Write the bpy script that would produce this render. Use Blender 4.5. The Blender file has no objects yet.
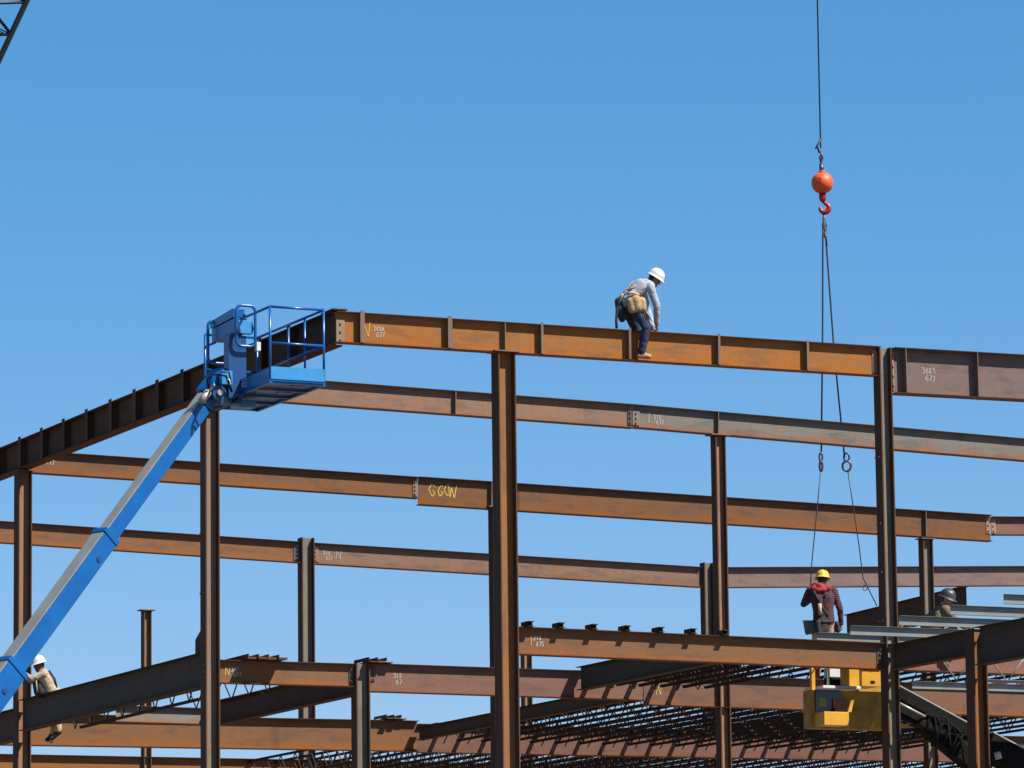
import bpy, bmesh, math, random
from mathutils import Vector as V, Matrix
random.seed(7)
sc = bpy.context.scene
col = sc.collection
PI = math.pi

# ---------------------------------------------------------------- camera
F = 4655.0; RHO = .012; PITCH = math.atan(730 / F)
vh = V((.42, .9075, 0)).normalized()
fw = V((math.cos(PITCH) * vh.x, math.cos(PITCH) * vh.y, math.sin(PITCH)))
r0 = V((vh.y, -vh.x, 0)); u0 = r0.cross(fw)
RR = r0 * math.cos(RHO) - u0 * math.sin(RHO)
UU = u0 * math.cos(RHO) + r0 * math.sin(RHO)
def ray(px, py): return fw + RR * ((px - 512) / F) + UU * ((384 - py) / F)
_d = ray(502, 352)
CAM = V((-74 * _d.x, -74 * _d.y, 1.6))
def onY(px, py, Y): d = ray(px, py); return CAM + d * ((Y - CAM.y) / d.y)
def onX(px, py, X): d = ray(px, py); return CAM + d * ((X - CAM.x) / d.x)
def onP(px, py, P, n): d = ray(px, py); return CAM + d * ((V(P) - CAM).dot(n) / d.dot(n))
def at(px, py, depth): return CAM + ray(px, py) * depth
cd = bpy.data.cameras.new('camera'); co = bpy.data.objects.new('camera', cd); col.objects.link(co)
cd.sensor_width = 36; cd.lens = 36 * F / 1024; cd.clip_start = 1; cd.clip_end = 6000
m = Matrix((RR, UU, -fw)).transposed().to_4x4(); m.translation = CAM
co.matrix_world = m; sc.camera = co
sc.render.resolution_x = 1024; sc.render.resolution_y = 768

# ---------------------------------------------------------------- light
sun_dir = V((.78, -1, 1.58)).normalized()
sd = bpy.data.lights.new('sun', 'SUN'); sd.energy = 5.0; sd.angle = math.radians(.5); sd.color = (1, .95, .86)
so = bpy.data.objects.new('sun', sd); col.objects.link(so)
so.rotation_euler = sun_dir.to_track_quat('Z', 'Y').to_euler(); so.location = (0, 0, 60)
w = bpy.data.worlds.new('World'); sc.world = w; w.use_nodes = True
nt = w.node_tree; bg = nt.nodes['Background']
sky = nt.nodes.new('ShaderNodeTexSky'); sky.sky_type = 'NISHITA'; sky.sun_disc = False
sky.sun_elevation = math.asin(sun_dir.z); sky.sun_rotation = math.atan2(sun_dir.x, sun_dir.y)
sky.altitude = 600; sky.air_density = 1.0; sky.dust_density = .25; sky.ozone_density = 2.0
hs = nt.nodes.new('ShaderNodeHueSaturation'); hs.inputs['Saturation'].default_value = 1.35; hs.inputs['Hue'].default_value = .5
nt.links.new(sky.outputs[0], hs.inputs['Color']); mu = nt.nodes.new('ShaderNodeMix'); mu.data_type = 'RGBA'; mu.blend_type = 'MULTIPLY'; mu.inputs[0].default_value = 1
mu.inputs[7].default_value = (1.15, 1.21, 1.38, 1); nt.links.new(hs.outputs[0], mu.inputs[6]); spx = nt.nodes.new('ShaderNodeSeparateColor'); cbx = nt.nodes.new('ShaderNodeCombineColor'); nt.links.new(mu.outputs[2], spx.inputs[0])
for ch_, (a_, p_, k_) in enumerate(((1.02, .907, 1.0), (3.05, .68, 3.35), (6.87, .73, 6.9))):
    last = spx.outputs[ch_]
    for op_, v_ in (('DIVIDE', a_), ('POWER', p_), ('MULTIPLY', k_)):
        mn = nt.nodes.new('ShaderNodeMath'); mn.operation = op_; mn.inputs[1].default_value = v_; nt.links.new(last, mn.inputs[0]); last = mn.outputs[0]
    nt.links.new(last, cbx.inputs[ch_])
nt.links.new(cbx.outputs[0], bg.inputs['Color'])
bg.inputs['Strength'].default_value = .05
sc.view_settings.view_transform = 'Standard'; sc.view_settings.look = 'None'
sc.cycles.diffuse_bounces = 2
sc.view_settings.exposure = 1.0; sc.view_settings.gamma = 1

# ---------------------------------------------------------------- materials
def newmat(name):
    mt = bpy.data.materials.new(name); mt.use_nodes = True
    t = mt.node_tree; return mt, t, t.nodes['Principled BSDF']
def N(t, kind, **kw):
    n = t.nodes.new(kind)
    for k, v in kw.items():
        if k.startswith('_'): setattr(n, k[1:], v)
        else: n.inputs[k].default_value = v
    return n
def ramp(t, src, a, b, lo=(0, 0, 0, 1), hi=(1, 1, 1, 1)):
    r = t.nodes.new('ShaderNodeValToRGB'); e = r.color_ramp.elements
    e[0].position = a; e[1].position = b; e[0].color = lo; e[1].color = hi
    t.links.new(src, r.inputs[0]); return r.outputs[0]
def mix(t, fac, a, b, mode='MIX'):
    n = t.nodes.new('ShaderNodeMix'); n.data_type = 'RGBA'; n.blend_type = mode
    for s, i in ((fac, 0), (a, 6), (b, 7)):
        if hasattr(s, 'links'): t.links.new(s, n.inputs[i])
        elif isinstance(s, (int, float)): n.inputs[i].default_value = s
        else: n.inputs[i].default_value = (*s, 1)
    return n.outputs[2]
def noise(t, vec, scale, detail=4, rough=.55):
    n = t.nodes.new('ShaderNodeTexNoise'); n.inputs['Scale'].default_value = scale
    n.inputs['Detail'].default_value = detail; n.inputs['Roughness'].default_value = rough
    t.links.new(vec, n.inputs['Vector']); return n.outputs['Fac']
def mapping(t, vec, scale, loc=(0, 0, 0)):
    n = t.nodes.new('ShaderNodeMapping'); n.inputs['Scale'].default_value = scale; n.inputs['Location'].default_value = loc
    t.links.new(vec, n.inputs['Vector']); return n.outputs[0]
ORANGE = (.34, .13, .03)
def rust(name, c1, c2, c3=ORANGE, band=.25, upright=False, loc=(0, 0, 0)):
    c1, c2, c3 = [tuple(x * k for x, k in zip(q_, (.61, .585, .57))) for q_ in (c1, c2, c3)]
    """mill-scale steel: two tones in long cloudy patches, drip streaks, fine speckle, rust-orange wash at the bottom of the web"""
    mt, t, b = newmat(name)
    tc = t.nodes.new('ShaderNodeTexCoord'); oi = t.nodes.new('ShaderNodeObjectInfo')
    va = t.nodes.new('ShaderNodeVectorMath'); va.operation = 'ADD'; vm = t.nodes.new('ShaderNodeMath'); vm.operation = 'MULTIPLY'; vm.inputs[1].default_value = 41
    t.links.new(oi.outputs['Random'], vm.inputs[0]); t.links.new(tc.outputs['Object'], va.inputs[0]); t.links.new(vm.outputs[0], va.inputs[1]); ob = va.outputs[0]
    s_long = (2.6, 2.6, .5) if upright else (.5, 2, 2.6)
    s_drip = (5, 5, .35) if upright else (6, 3, .8)
    f1 = ramp(t, noise(t, mapping(t, ob, s_long, loc), 1.5, 6, .6), .36, .64)
    f2 = ramp(t, noise(t, mapping(t, ob, s_drip, loc), 2.2, 4), .5, .72)
    f3 = noise(t, mapping(t, ob, (1, 1, 1), loc), 38, 3, .7)
    c = mix(t, f1, c1, c2)
    f2h = t.nodes.new('ShaderNodeMath'); f2h.operation = 'MULTIPLY'; f2h.inputs[1].default_value = .62
    t.links.new(f2, f2h.inputs[0]); c = mix(t, f2h.outputs[0], c, c3)
    if band > 0:
        sp = t.nodes.new('ShaderNodeSeparateXYZ'); t.links.new(tc.outputs['Generated'], sp.inputs[0])
        a = t.nodes.new('ShaderNodeMath'); a.operation = 'MULTIPLY_ADD'; a.inputs[1].default_value = .35
        t.links.new(noise(t, mapping(t, ob, (1.2, 1, 1), loc), 2.5, 4), a.inputs[0]); t.links.new(sp.outputs[2], a.inputs[2])
        fb = ramp(t, a.outputs[0], band + .04, band + .32, (.8, .8, .8, 1), (0, 0, 0, 1))
        c = mix(t, fb, c, c3)
    c = mix(t, ramp(t, f3, .3, .7, (.72, .7, .68, 1), (1.2, 1.2, 1.2, 1)), (0, 0, 0), c, 'MULTIPLY') if False else c
    # dark mill scale left in soft-edged patches, with a few thin pale scrapes
    fm = noise(t, mapping(t, ob, (2.2, 2.2, .55) if upright else (.6, 1.5, 2.2), tuple(x + 11 for x in loc)), 2.6, 7, .62)
    c = mix(t, ramp(t, fm, .51, .63, (0, 0, 0, 1), (.5, .5, .5, 1)), c, tuple(.5 * x + .016 for x in c1))
    fs = noise(t, mapping(t, ob, (9, 9, .7) if upright else (.8, 6, 11), tuple(x + 23 for x in loc)), 2.4, 5, .7)
    c = mix(t, ramp(t, fs, .66, .74, (0, 0, 0, 1), (.5, .5, .5, 1)), c, tuple(min(1, 1.45 * x + .02) for x in c2))
    sp2 = ramp(t, f3, .3, .72, (.86, .85, .84, 1), (1.07, 1.07, 1.08, 1))
    mm = t.nodes.new('ShaderNodeMix'); mm.data_type = 'RGBA'; mm.blend_type = 'MULTIPLY'; mm.inputs[0].default_value = 1
    t.links.new(c, mm.inputs[6]); t.links.new(sp2, mm.inputs[7])
    mr = t.nodes.new('ShaderNodeMapRange'); mr.inputs[3].default_value = .86; mr.inputs[4].default_value = 1.2
    t.links.new(oi.outputs['Random'], mr.inputs[0]); vs_ = t.nodes.new('ShaderNodeVectorMath'); vs_.operation = 'SCALE'
    t.links.new(mm.outputs[2], vs_.inputs[0]); t.links.new(mr.outputs[0], vs_.inputs['Scale'])
    t.links.new(vs_.outputs[0], b.inputs['Base Color'])
    b.inputs['Roughness'].default_value = .85; b.inputs['Specular IOR Level'].default_value = .12
    bp = t.nodes.new('ShaderNodeBump'); bp.inputs['Strength'].default_value = .25; bp.inputs['Distance'].default_value = .01
    t.links.new(f3, bp.inputs['Height']); t.links.new(bp.outputs[0], b.inputs['Normal'])
    return mt
def paint(name, c, rough=.4, metal=0, var=.18, scale=6, bump=0.0, dirt=None, spec=.5):
    mt, t, b = newmat(name)
    tc = t.nodes.new('ShaderNodeTexCoord')
    f = noise(t, tc.outputs['Object'], scale, 5)
    c = tuple(x * .58 for x in c)
    lo = tuple(x * (1 - var) for x in c); hi = tuple(min(1, x * (1 + var)) for x in c)
    cc = mix(t, ramp(t, f, .35, .65), lo, hi)
    if dirt:
        f2 = noise(t, mapping(t, tc.outputs['Object'], (1, 1, .4), (3, 1, 2)), scale * 1.7, 6, .65)
        cc = mix(t, ramp(t, f2, .55, .72, (0, 0, 0, 1), (.7, .7, .7, 1)), cc, dirt)
    t.links.new(cc, b.inputs['Base Color'])
    b.inputs['Roughness'].default_value = rough; b.inputs['Metallic'].default_value = metal; b.inputs['Specular IOR Level'].default_value = spec
    if bump:
        bp = t.nodes.new('ShaderNodeBump'); bp.inputs['Strength'].default_value = bump; bp.inputs['Distance'].default_value = .02
        t.links.new(noise(t, tc.outputs['Object'], scale * 2, 4), bp.inputs['Height']); t.links.new(bp.outputs[0], b.inputs['Normal'])
    return mt
M = {}
M['r_orange'] = rust('rust_orange', (.34, .165, .065), (.40, .165, .045), (.44, .15, .02), .2)
M['r_floor'] = rust('rust_floor', (.22, .13, .08), (.26, .13, .062), (.34, .125, .03), .18, loc=(3, 0, 0))
M['r_pink'] = rust('rust_pink', (.31, .205, .16), (.36, .225, .16), (.38, .16, .06), .12, loc=(7, 0, 1))
M['r_grey'] = rust('rust_grey', (.235, .235, .215), (.28, .27, .24), (.4, .16, .07), .18, loc=(1, 0, 5))
M['r_mauve'] = rust('rust_mauve', (.25, .195, .188), (.29, .215, .2), (.36, .2, .14), .06, loc=(9, 0, 2))
M['r_brown'] = rust('rust_brown', (.23, .128, .08), (.28, .14, .066), (.36, .135, .03), .22, loc=(2, 0, 8))
M['r_plum'] = rust('rust_plum', (.235, .14, .115), (.27, .15, .115), (.3, .13, .07), .1, loc=(5, 0, 3))
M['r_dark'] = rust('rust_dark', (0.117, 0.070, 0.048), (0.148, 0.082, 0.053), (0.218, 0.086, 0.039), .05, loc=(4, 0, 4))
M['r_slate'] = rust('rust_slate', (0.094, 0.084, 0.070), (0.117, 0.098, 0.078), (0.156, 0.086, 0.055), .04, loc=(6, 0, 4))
M['c_tan'] = rust('column_tan', (.30, .155, .08), (.37, .16, .05), (.40, .14, .03), 0, True)
M['c_grey'] = rust('column_grey', (.27, .2, .155), (.31, .23, .18), (.3, .14, .08), 0, True, (4, 1, 2))
M['c_pale'] = rust('column_pale', (.24, .212, .175), (.28, .245, .2), (.28, .16, .1), 0, True, (2, 5, 2))
M['c_warm'] = rust('column_warm', (.33, .2, .13), (.38, .22, .13), (.36, .15, .06), 0, True, (8, 5, 2))
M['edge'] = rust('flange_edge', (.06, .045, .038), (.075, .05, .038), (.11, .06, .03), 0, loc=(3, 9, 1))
M['c_flange_shade'] = rust('column_flange_shade', (.105, .066, .047), (.13, .075, .05), (.19, .09, .045), 0, True, (3, 3, 1))  # flanges darker than the web: their shade is put into the colour
M['r_violet'] = rust('rust_violet', (.225, .14, .112), (.26, .14, .095), (.34, .13, .045), .16, loc=(5, 0, 9))
M['stiff'] = rust('stiffener_steel', (.22, .17, .15), (.25, .18, .14), (.3, .14, .07), 0, True, (1, 8, 2))
M['plate'] = rust('plate_steel', (.36, .27, .2), (.42, .29, .2), (.4, .18, .09), 0, True, (1, 8, 9))
M['joist'] = rust('joist_primer', (.06, .042, .037), (.08, .047, .038), (.11, .06, .04), 0)
M['galv'] = paint('galvanised', (.3, .31, .29), .5, .2, .12, 3)
M['primer'] = paint('grey_primer', (.36, .36, .34), .6, 0, .12, 4)
M['bolt'] = paint('bolt_steel', (.16, .14, .13), .45, .5)
M['chalk'] = paint('white_chalk', (.62, .58, .53), .9, 0, .08, 30)
M['ychalk'] = paint('yellow_keel', (.85, .62, .12), .9, 0, .1, 30)
M['blue'] = paint('blue_paint', (.001, .125, .43), .3, 0, .1, 2.5, dirt=(.012, .07, .2))
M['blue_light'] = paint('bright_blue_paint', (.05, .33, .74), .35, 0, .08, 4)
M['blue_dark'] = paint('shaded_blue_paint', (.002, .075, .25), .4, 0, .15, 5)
M['boom_grey'] = paint('boom_grey', (.33, .32, .29), .5, 0, .1, 2.5)
M['black'] = paint('black_rubber', (.008, .008, .009), .75, 0, .2, 8, spec=.15)
M['white'] = paint('white_plastic', (.85, .85, .85), .35, 0, .03, 5)
M['yhat'] = paint('yellow_plastic', (.9, .62, .01), .35, 0, .04, 5)
M['orange_ball'] = paint('orange_paint', (1.0, .13, .015), .55, 0, .08, 3, dirt=(.9, .1, .015))
M['cable'] = paint('wire_rope', (.055, .06, .075), .5, .4, .2, 20)
M['shackle'] = paint('shackle_steel', (.12, .1, .14), .4, .4, .2, 20)
M['crane'] = paint('crane_dark_paint', (.012, .018, .035), .5, 0, .15, 3)
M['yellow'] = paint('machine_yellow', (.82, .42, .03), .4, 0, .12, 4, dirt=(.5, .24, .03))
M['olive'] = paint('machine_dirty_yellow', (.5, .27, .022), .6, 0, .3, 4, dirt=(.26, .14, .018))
M['steelgrey'] = paint('arm_grey', (.009, .009, .0085), .85, 0, .3, 5, dirt=(.022, .018, .013), spec=.12)
M['silver'] = paint('bright_steel', (.62, .58, .5), .35, .3, .08, 6)
M['glass'] = paint('dark_glass', (.012, .018, .018), .08, 0, .2, 3)
M['sticker'] = paint('green_sticker', (.28, .3, .02), .5)
M['redbox'] = paint('red_plastic', (.5, .02, .02), .4)
M['skin_tan'] = paint('skin_tan', (.36, .17, .1), .55, 0, .08, 12)
M['skin_dark'] = paint('skin_brown', (.11, .05, .03), .5, 0, .08, 12)
M['skin_fair'] = paint('skin_fair', (.55, .28, .2), .55, 0, .08, 12)
M['hair'] = paint('dark_hair', (.02, .014, .01), .7)
M['eye'] = paint('eye_dark', (.02, .015, .012), .2)
M['shirt_blue'] = paint('pale_blue_cotton', (.42, .46, .56), .9, 0, .1, 9, .5)
M['jeans'] = paint('blue_denim', (.018, .035, .085), .9, 0, .35, 8, .5)
M['boot'] = paint('tan_leather', (.5, .27, .13), .7, 0, .12, 12)
M['leather'] = paint('pouch_leather', (.5, .33, .17), .75, 0, .18, 14, .4)
M['strap'] = paint('dark_webbing', (.02, .02, .03), .8)
M['strap_tan'] = paint('tan_webbing', (.55, .42, .24), .8)
M['tan_shirt'] = paint('tan_canvas', (.55, .42, .29), .9, 0, .12, 9, .5)
M['khaki'] = paint('khaki_canvas', (.2, .135, .07), .9, 0, .2, 9, .5)
M['pale_pants'] = paint('pale_canvas', (.6, .46, .3), .9, 0, .14, 9, .5)
M['bucket'] = paint('grey_bucket_canvas', (.16, .13, .12), .8, 0, .15, 9)
M['redhood'] = paint('red_fleece', (.42, .025, .03), .9, 0, .15, 12, .3)
M['greyhat'] = paint('grey_plastic', (.05, .056, .068), .45, 0, .12, 6)
mt, t, b = newmat('plaid_flannel')
tc = t.nodes.new('ShaderNodeTexCoord')
ck = None
wv = []
for rot in ('X', 'Z'):
    wn = t.nodes.new('ShaderNodeTexWave'); wn.bands_direction = rot; wn.inputs['Scale'].default_value = 4.2; wn.inputs['Distortion'].default_value = 2.5
    t.links.new(tc.outputs['Object'], wn.inputs['Vector']); wv.append(ramp(t, wn.outputs['Fac'], .45, .6))
c = mix(t, wv[0], (.075, .008, .014), (.022, .006, .011))
c = mix(t, wv[1], c, (.045, .014, .022), 'MIX')
wn = t.nodes.new('ShaderNodeTexWave'); wn.bands_direction = 'Z'; wn.inputs['Scale'].default_value = 8.4
t.links.new(tc.outputs['Object'], wn.inputs['Vector']); c = mix(t, ramp(t, wn.outputs['Fac'], .93, .98), c, (.13, .06, .06))
t.links.new(c, b.inputs['Base Color']); b.inputs['Roughness'].default_value = .95
M['plaid'] = mt
mt, t, b = newmat('dirt_ground')
tc = t.nodes.new('ShaderNodeTexCoord')
c = mix(t, ramp(t, noise(t, tc.outputs['Object'], .15, 8), .35, .65), (.10, .075, .05), (.15, .11, .075))
c = mix(t, ramp(t, noise(t, tc.outputs['Object'], 3, 6), .4, .7), c, (.13, .1, .07))
t.links.new(c, b.inputs['Base Color']); b.inputs['Roughness'].default_value = .95
M['dirt'] = mt

# ---------------------------------------------------------------- mesh helpers
class MB:
    def __init__(s): s.v = []; s.f = []; s.sm = []
    def add(s, vs, fs, smooth=False):
        o = len(s.v); s.v += [V(x) for x in vs]; s.f += [tuple(i + o for i in f) for f in fs]; s.sm += [smooth] * len(fs); return s
    def box(s, a, b, Mx=None):
        x0, y0, z0 = a; x1, y1, z1 = b
        x0, x1 = min(x0, x1), max(x0, x1); y0, y1 = min(y0, y1), max(y0, y1); z0, z1 = min(z0, z1), max(z0, z1)
        vs = [V((x, y, z)) for z in (z0, z1) for x, y in ((x0, y0), (x1, y0), (x1, y1), (x0, y1))]
        if Mx: vs = [Mx @ q for q in vs]
        return s.add(vs, [(3, 2, 1, 0), (4, 5, 6, 7), (0, 1, 5, 4), (1, 2, 6, 5), (2, 3, 7, 6), (3, 0, 4, 7)])
    def prism(s, poly, vec, Mx=None):
        n = len(poly); vec = V(vec); vs = [V(p) for p in poly] + [V(p) + vec for p in poly]
        if Mx: vs = [Mx @ q for q in vs]
        return s.add(vs, [tuple(range(n))[::-1], tuple(range(n, 2 * n))] + [(i, (i + 1) % n, n + (i + 1) % n, n + i) for i in range(n)])
    def bar(s, p0, p1, w, h, up=V((0, 0, 1))):
        p0, p1 = V(p0), V(p1); x = (p1 - p0).normalized(); y = up.cross(x)
        if y.length < 1e-4: y = V((0, 1, 0)).cross(x)
        y.normalize(); z = x.cross(y)
        Mx = Matrix((x, y, z)).transposed().to_4x4(); Mx.translation = p0
        return s.box((0, -w / 2, -h / 2), ((p1 - p0).length, w / 2, h / 2), Mx)
    def tube(s, pts, r, n=8, closed=False, smooth=True):
        pts = [V(p) for p in pts]; k = len(pts)
        if not hasattr(r, '__len__'): r = [r] * k
        vs = []; fs = []; prev = None
        for i, p in enumerate(pts):
            if closed: d = pts[(i + 1) % k] - pts[i - 1]
            else: d = pts[min(i + 1, k - 1)] - pts[max(i - 1, 0)]
            d.normalize()
            if prev is None: a = d.orthogonal().normalized()
            else: a = (prev - d * prev.dot(d)); a = a.normalized() if a.length > 1e-5 else d.orthogonal().normalized()
            prev = a; bb = d.cross(a)
            vs += [p + (a * math.cos(2 * PI * j / n) + bb * math.sin(2 * PI * j / n)) * r[i] for j in range(n)]
        for i in range(k if closed else k - 1):
            i2 = (i + 1) % k
            fs += [(i * n + j, i * n + (j + 1) % n, i2 * n + (j + 1) % n, i2 * n + j) for j in range(n)]
        s.add(vs, fs, smooth)
        if not closed:
            o = len(s.v) - len(vs)
            s.f += [tuple(o + j for j in range(n))[::-1], tuple(o + (k - 1) * n + j for j in range(n))]; s.sm += [False, False]
        return s
    def ball(s, c, r, n=12, Mx=None):
        vs = []; fs = []; c = V(c); rr = r if hasattr(r, '__len__') else (r, r, r); h = n
        for i in range(h + 1):
            th = PI * i / h
            for j in range(2 * n):
                a = PI * j / n; q = V((math.sin(th) * math.cos(a) * rr[0], math.sin(th) * math.sin(a) * rr[1], math.cos(th) * rr[2]))
                vs.append(c + (Mx @ q if Mx else q))
        for i in range(h):
            for j in range(2 * n):
                fs.append((i * 2 * n + j, (i + 1) * 2 * n + j, (i + 1) * 2 * n + (j + 1) % (2 * n), i * 2 * n + (j + 1) % (2 * n)))
        return s.add(vs, fs, True)
    def build(s, name, mat, parent=None, world=True, bevel=0):
        me = bpy.data.meshes.new(name); vs = s.v
        if parent is not None and world:
            iv = WM[parent.name].inverted(); vs = [iv @ q for q in vs]
        me.from_pydata([tuple(q) for q in vs], [], s.f); me.validate()
        if any(s.sm) and len(s.sm) == len(me.polygons): me.polygons.foreach_set('use_smooth', s.sm)
        bm = bmesh.new(); bm.from_mesh(me); bmesh.ops.remove_doubles(bm, verts=bm.verts, dist=1e-6)
        bmesh.ops.recalc_face_normals(bm, faces=bm.faces)
        if bevel: bmesh.ops.bevel(bm, geom=[e for e in bm.edges if e.calc_face_angle(0) > .6], offset=bevel, segments=2, affect='EDGES', profile=.7)
        bm.to_mesh(me); bm.free()
        me.materials.append(M[mat] if isinstance(mat, str) else mat)
        o = bpy.data.objects.new(name, me); col.objects.link(o)
        if parent is not None: o.parent = parent
        WM[o.name] = WM[parent.name].copy() if parent is not None else Matrix()
        return o
WM = {}
def tag(o, label=None, cat=None, group=None, kind=None):
    if label: o['label'] = label
    if cat: o['category'] = cat
    if group: o['group'] = group
    if kind: o['kind'] = kind
    return o
def empty(name, loc, label, cat, group=None, rz=0):
    o = bpy.data.objects.new(name, None); col.objects.link(o); o.location = loc; o.rotation_euler = (0, 0, rz); o.empty_display_size = .2
    WM[o.name] = Matrix.Translation(V(loc)) @ Matrix.Rotation(rz, 4, 'Z')
    return tag(o, label, cat, group)
def copy_tree(o, parent=None):
    c = o.copy(); col.objects.link(c)
    WM[c.name] = WM[o.name].copy()
    if parent is not None: c.parent = parent
    for ch in list(o.children): copy_tree(ch, c)
    return c

# ---------------------------------------------------------------- ground
g = MB(); g.add([(-3000, -3000, 0), (3000, -3000, 0), (3000, 3000, 0), (-3000, 3000, 0)], [(0, 1, 2, 3)])
tag(g.build('ground', 'dirt'), 'bare brown dirt of the building site', 'ground', kind='structure')

# ---------------------------------------------------------------- steel members
def iprofile(h, bf, tf, tw):
    b2, t2 = bf / 2, tw / 2
    return [(-b2, 0), (b2, 0), (b2, -tf), (t2, -tf), (t2, -h + tf), (b2, -h + tf), (b2, -h), (-b2, -h), (-b2, -h + tf), (-t2, -h + tf), (-t2, -tf), (-b2, -tf)]
class Beam: pass
def beam(name, label, p0, p1, h, bf, mat, cat='steel beam', group=None, tf=.012, tw=.012):
    p0, p1 = V(p0), V(p1); x = (p1 - p0).normalized(); y = V((0, 0, 1)).cross(x).normalized(); z = x.cross(y)
    Mx = Matrix((x, y, z)).transposed().to_4x4(); Mx.translation = p0
    mb = MB(); L = (p1 - p0).length
    mb.prism([(0, a, c) for a, c in iprofile(h, bf, tf, tw)], (L, 0, 0))
    o = mb.build(name, mat, None); o.matrix_world = Mx; WM[o.name] = Mx
    tag(o, label, cat, group)
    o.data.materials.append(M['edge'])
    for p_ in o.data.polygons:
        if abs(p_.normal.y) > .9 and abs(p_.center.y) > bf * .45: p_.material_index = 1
    B = Beam(); B.o, B.L, B.h, B.bf, B.tf, B.tw, B.x, B.p0, B.Mx = o, L, h, bf, tf, tw, x, p0, Mx
    B.lx = lambda P: (V(P) - p0).dot(x)
    return B
def stiffener(B, x, clip=True, side=-1, mat='stiff', up=.03, wide=.07):
    mb = MB(); y1 = side * (B.bf / 2 + .012)
    mb.box((x - .007, side * (B.tw / 2 + .002), -B.h + B.tf + .002), (x + .007, side * (B.bf / 2 - .002), -B.tf - .002))
    if clip: mb.box((x - wide / 2, side * (B.bf / 2 + .003), -B.h + B.tf + .004), (x + wide / 2, y1, up))
    return mb.build('stiffener', mat, B.o, False)
def endplate(B, x0, x1, mat='plate', nb=3, z0=None, z1=None, side=-1, cols=2):
    z0 = -B.h + .06 if z0 is None else z0; z1 = -.06 if z1 is None else z1
    mb = MB(); y = side * (B.tw / 2 + .003)
    mb.box((x0, y, z0), (x1, y + side * .012, z1))
    for i in range(nb):
        for k in range(cols):
            cx = x0 + (x1 - x0) * (k + .5) / cols; cz = z0 + (z1 - z0) * (i + .5) / nb
            mb.tube([(cx, y + side * .013, cz), (cx, y + side * .035, cz)], .018, 6, smooth=False)
    return mb.build('splice_plate', mat, B.o, False)
GL = {'0': [[(0, 1), (0, 5), (1, 6), (2, 6), (3, 5), (3, 1), (2, 0), (1, 0), (0, 1)]], '1': [[(.5, 5), (1.6, 6), (1.5, 0)]],
      '2': [[(0, 5), (1, 6), (2.4, 6), (3, 5), (2.6, 3.6), (0, 0), (3.1, .2)]], '3': [[(0, 5.6), (1.5, 6), (3, 5), (1.2, 3.2), (3, 2), (2, .2), (0, .3)]],
      '4': [[(2.4, 0), (2.4, 6), (0, 2), (3.2, 2)]], '5': [[(3, 6), (.4, 6), (.2, 3.5), (2, 3.8), (3, 2.2), (2, .2), (0, .4)]],
      '6': [[(2.6, 6), (.6, 3.6), (0, 1.5), (1, 0), (2.4, .2), (3, 1.6), (2, 3), (.4, 2.4)]], '7': [[(0, 6), (3, 6), (1.2, 0)]],
      '8': [[(1.5, 3.2), (.2, 4.6), (1.5, 6), (2.8, 4.6), (1.5, 3.2), (0, 1.5), (1.5, 0), (3, 1.5), (1.5, 3.2)]],
      '9': [[(3, 4.4), (2, 3), (.4, 3.6), (.4, 5.4), (1.8, 6), (3, 4.8), (2.4, 0)]], 'A': [[(0, 0), (1.5, 6), (3, 0)], [(.6, 2), (2.4, 2)]],
      'N': [[(0, 0), (.3, 6), (2.8, 0), (3.2, 6)]], 'W': [[(0, 6), (.9, 0), (1.7, 4.5), (2.6, 0), (3.6, 6)]], 'G': [[(3, 5), (1.5, 6), (0, 3), (1.4, 0), (3, 1.6), (1.8, 2.4)]],
      'I': [[(1, 0), (1.1, 6)]], ' ': []}
def scrawl(B, text, x, z, size, mat='chalk', side=-1, wd=.0105, jit=.34, name='chalk_lettering'):
    """handwritten strokes on the beam's web; x,z = top-left in beam coordinates"""
    size *= .86; mb = MB(); y = side * (B.tw / 2 + .004); s = size / 6; rnd = random.Random(len(text) + int(x * 100))
    for r, line in enumerate(text.split('\n')):
        cx = x
        for ch in line:
            for st in GL[ch]:
                pts = [V((cx + (a + rnd.uniform(-jit, jit)) * s, y, z - size * (1 + r * 1.35) + (c + rnd.uniform(-jit, jit)) * s)) for a, c in st]
                for a, c in zip(pts, pts[1:]): mb.bar(a, c, .003, wd, V((0, 1, 0)).cross((c - a)) if (c - a).length > 0 else V((0, 0, 1)))
            cx += (4.1 + rnd.uniform(-.3, .4)) * s; z += rnd.uniform(-.5, .5) * s
    return mb.build(name, mat, B.o, False)
def column(label, X, Y, ztop, d, bf, mat, cap=None, group='steel columns', zbot=0, tf=.02, tw=.014):
    o = MB()
    prof = [(a, c) for a, c in iprofile(d, bf, tf, tw)]     # (y, x) with flanges facing +-X
    o.prism([(c + d / 2, a, zbot) for a, c in prof], (0, 0, ztop - zbot))
    ob = o.build('steel_column', mat); ob.data.materials.append(M['c_flange_shade'])
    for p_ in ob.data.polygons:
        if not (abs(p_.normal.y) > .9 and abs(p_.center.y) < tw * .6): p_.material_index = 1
    Mx = Matrix.Translation((X, Y, 0))
    ob.matrix_world = Mx; WM[ob.name] = Mx; tag(ob, label, 'column', group)
    if cap:
        c = MB(); c.box((-cap / 2, -bf / 2 - .03, ztop + .002), (cap / 2, bf / 2 + .03, ztop + .022)); c.build('cap_plate', 'stiff', ob, False)
    bpl = MB(); bpl.box((-d * .9, -bf * .9, .004), (d * .9, bf * .9, .034)); bpl.build('base_plate', 'stiff', ob, False)
    return ob
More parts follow.
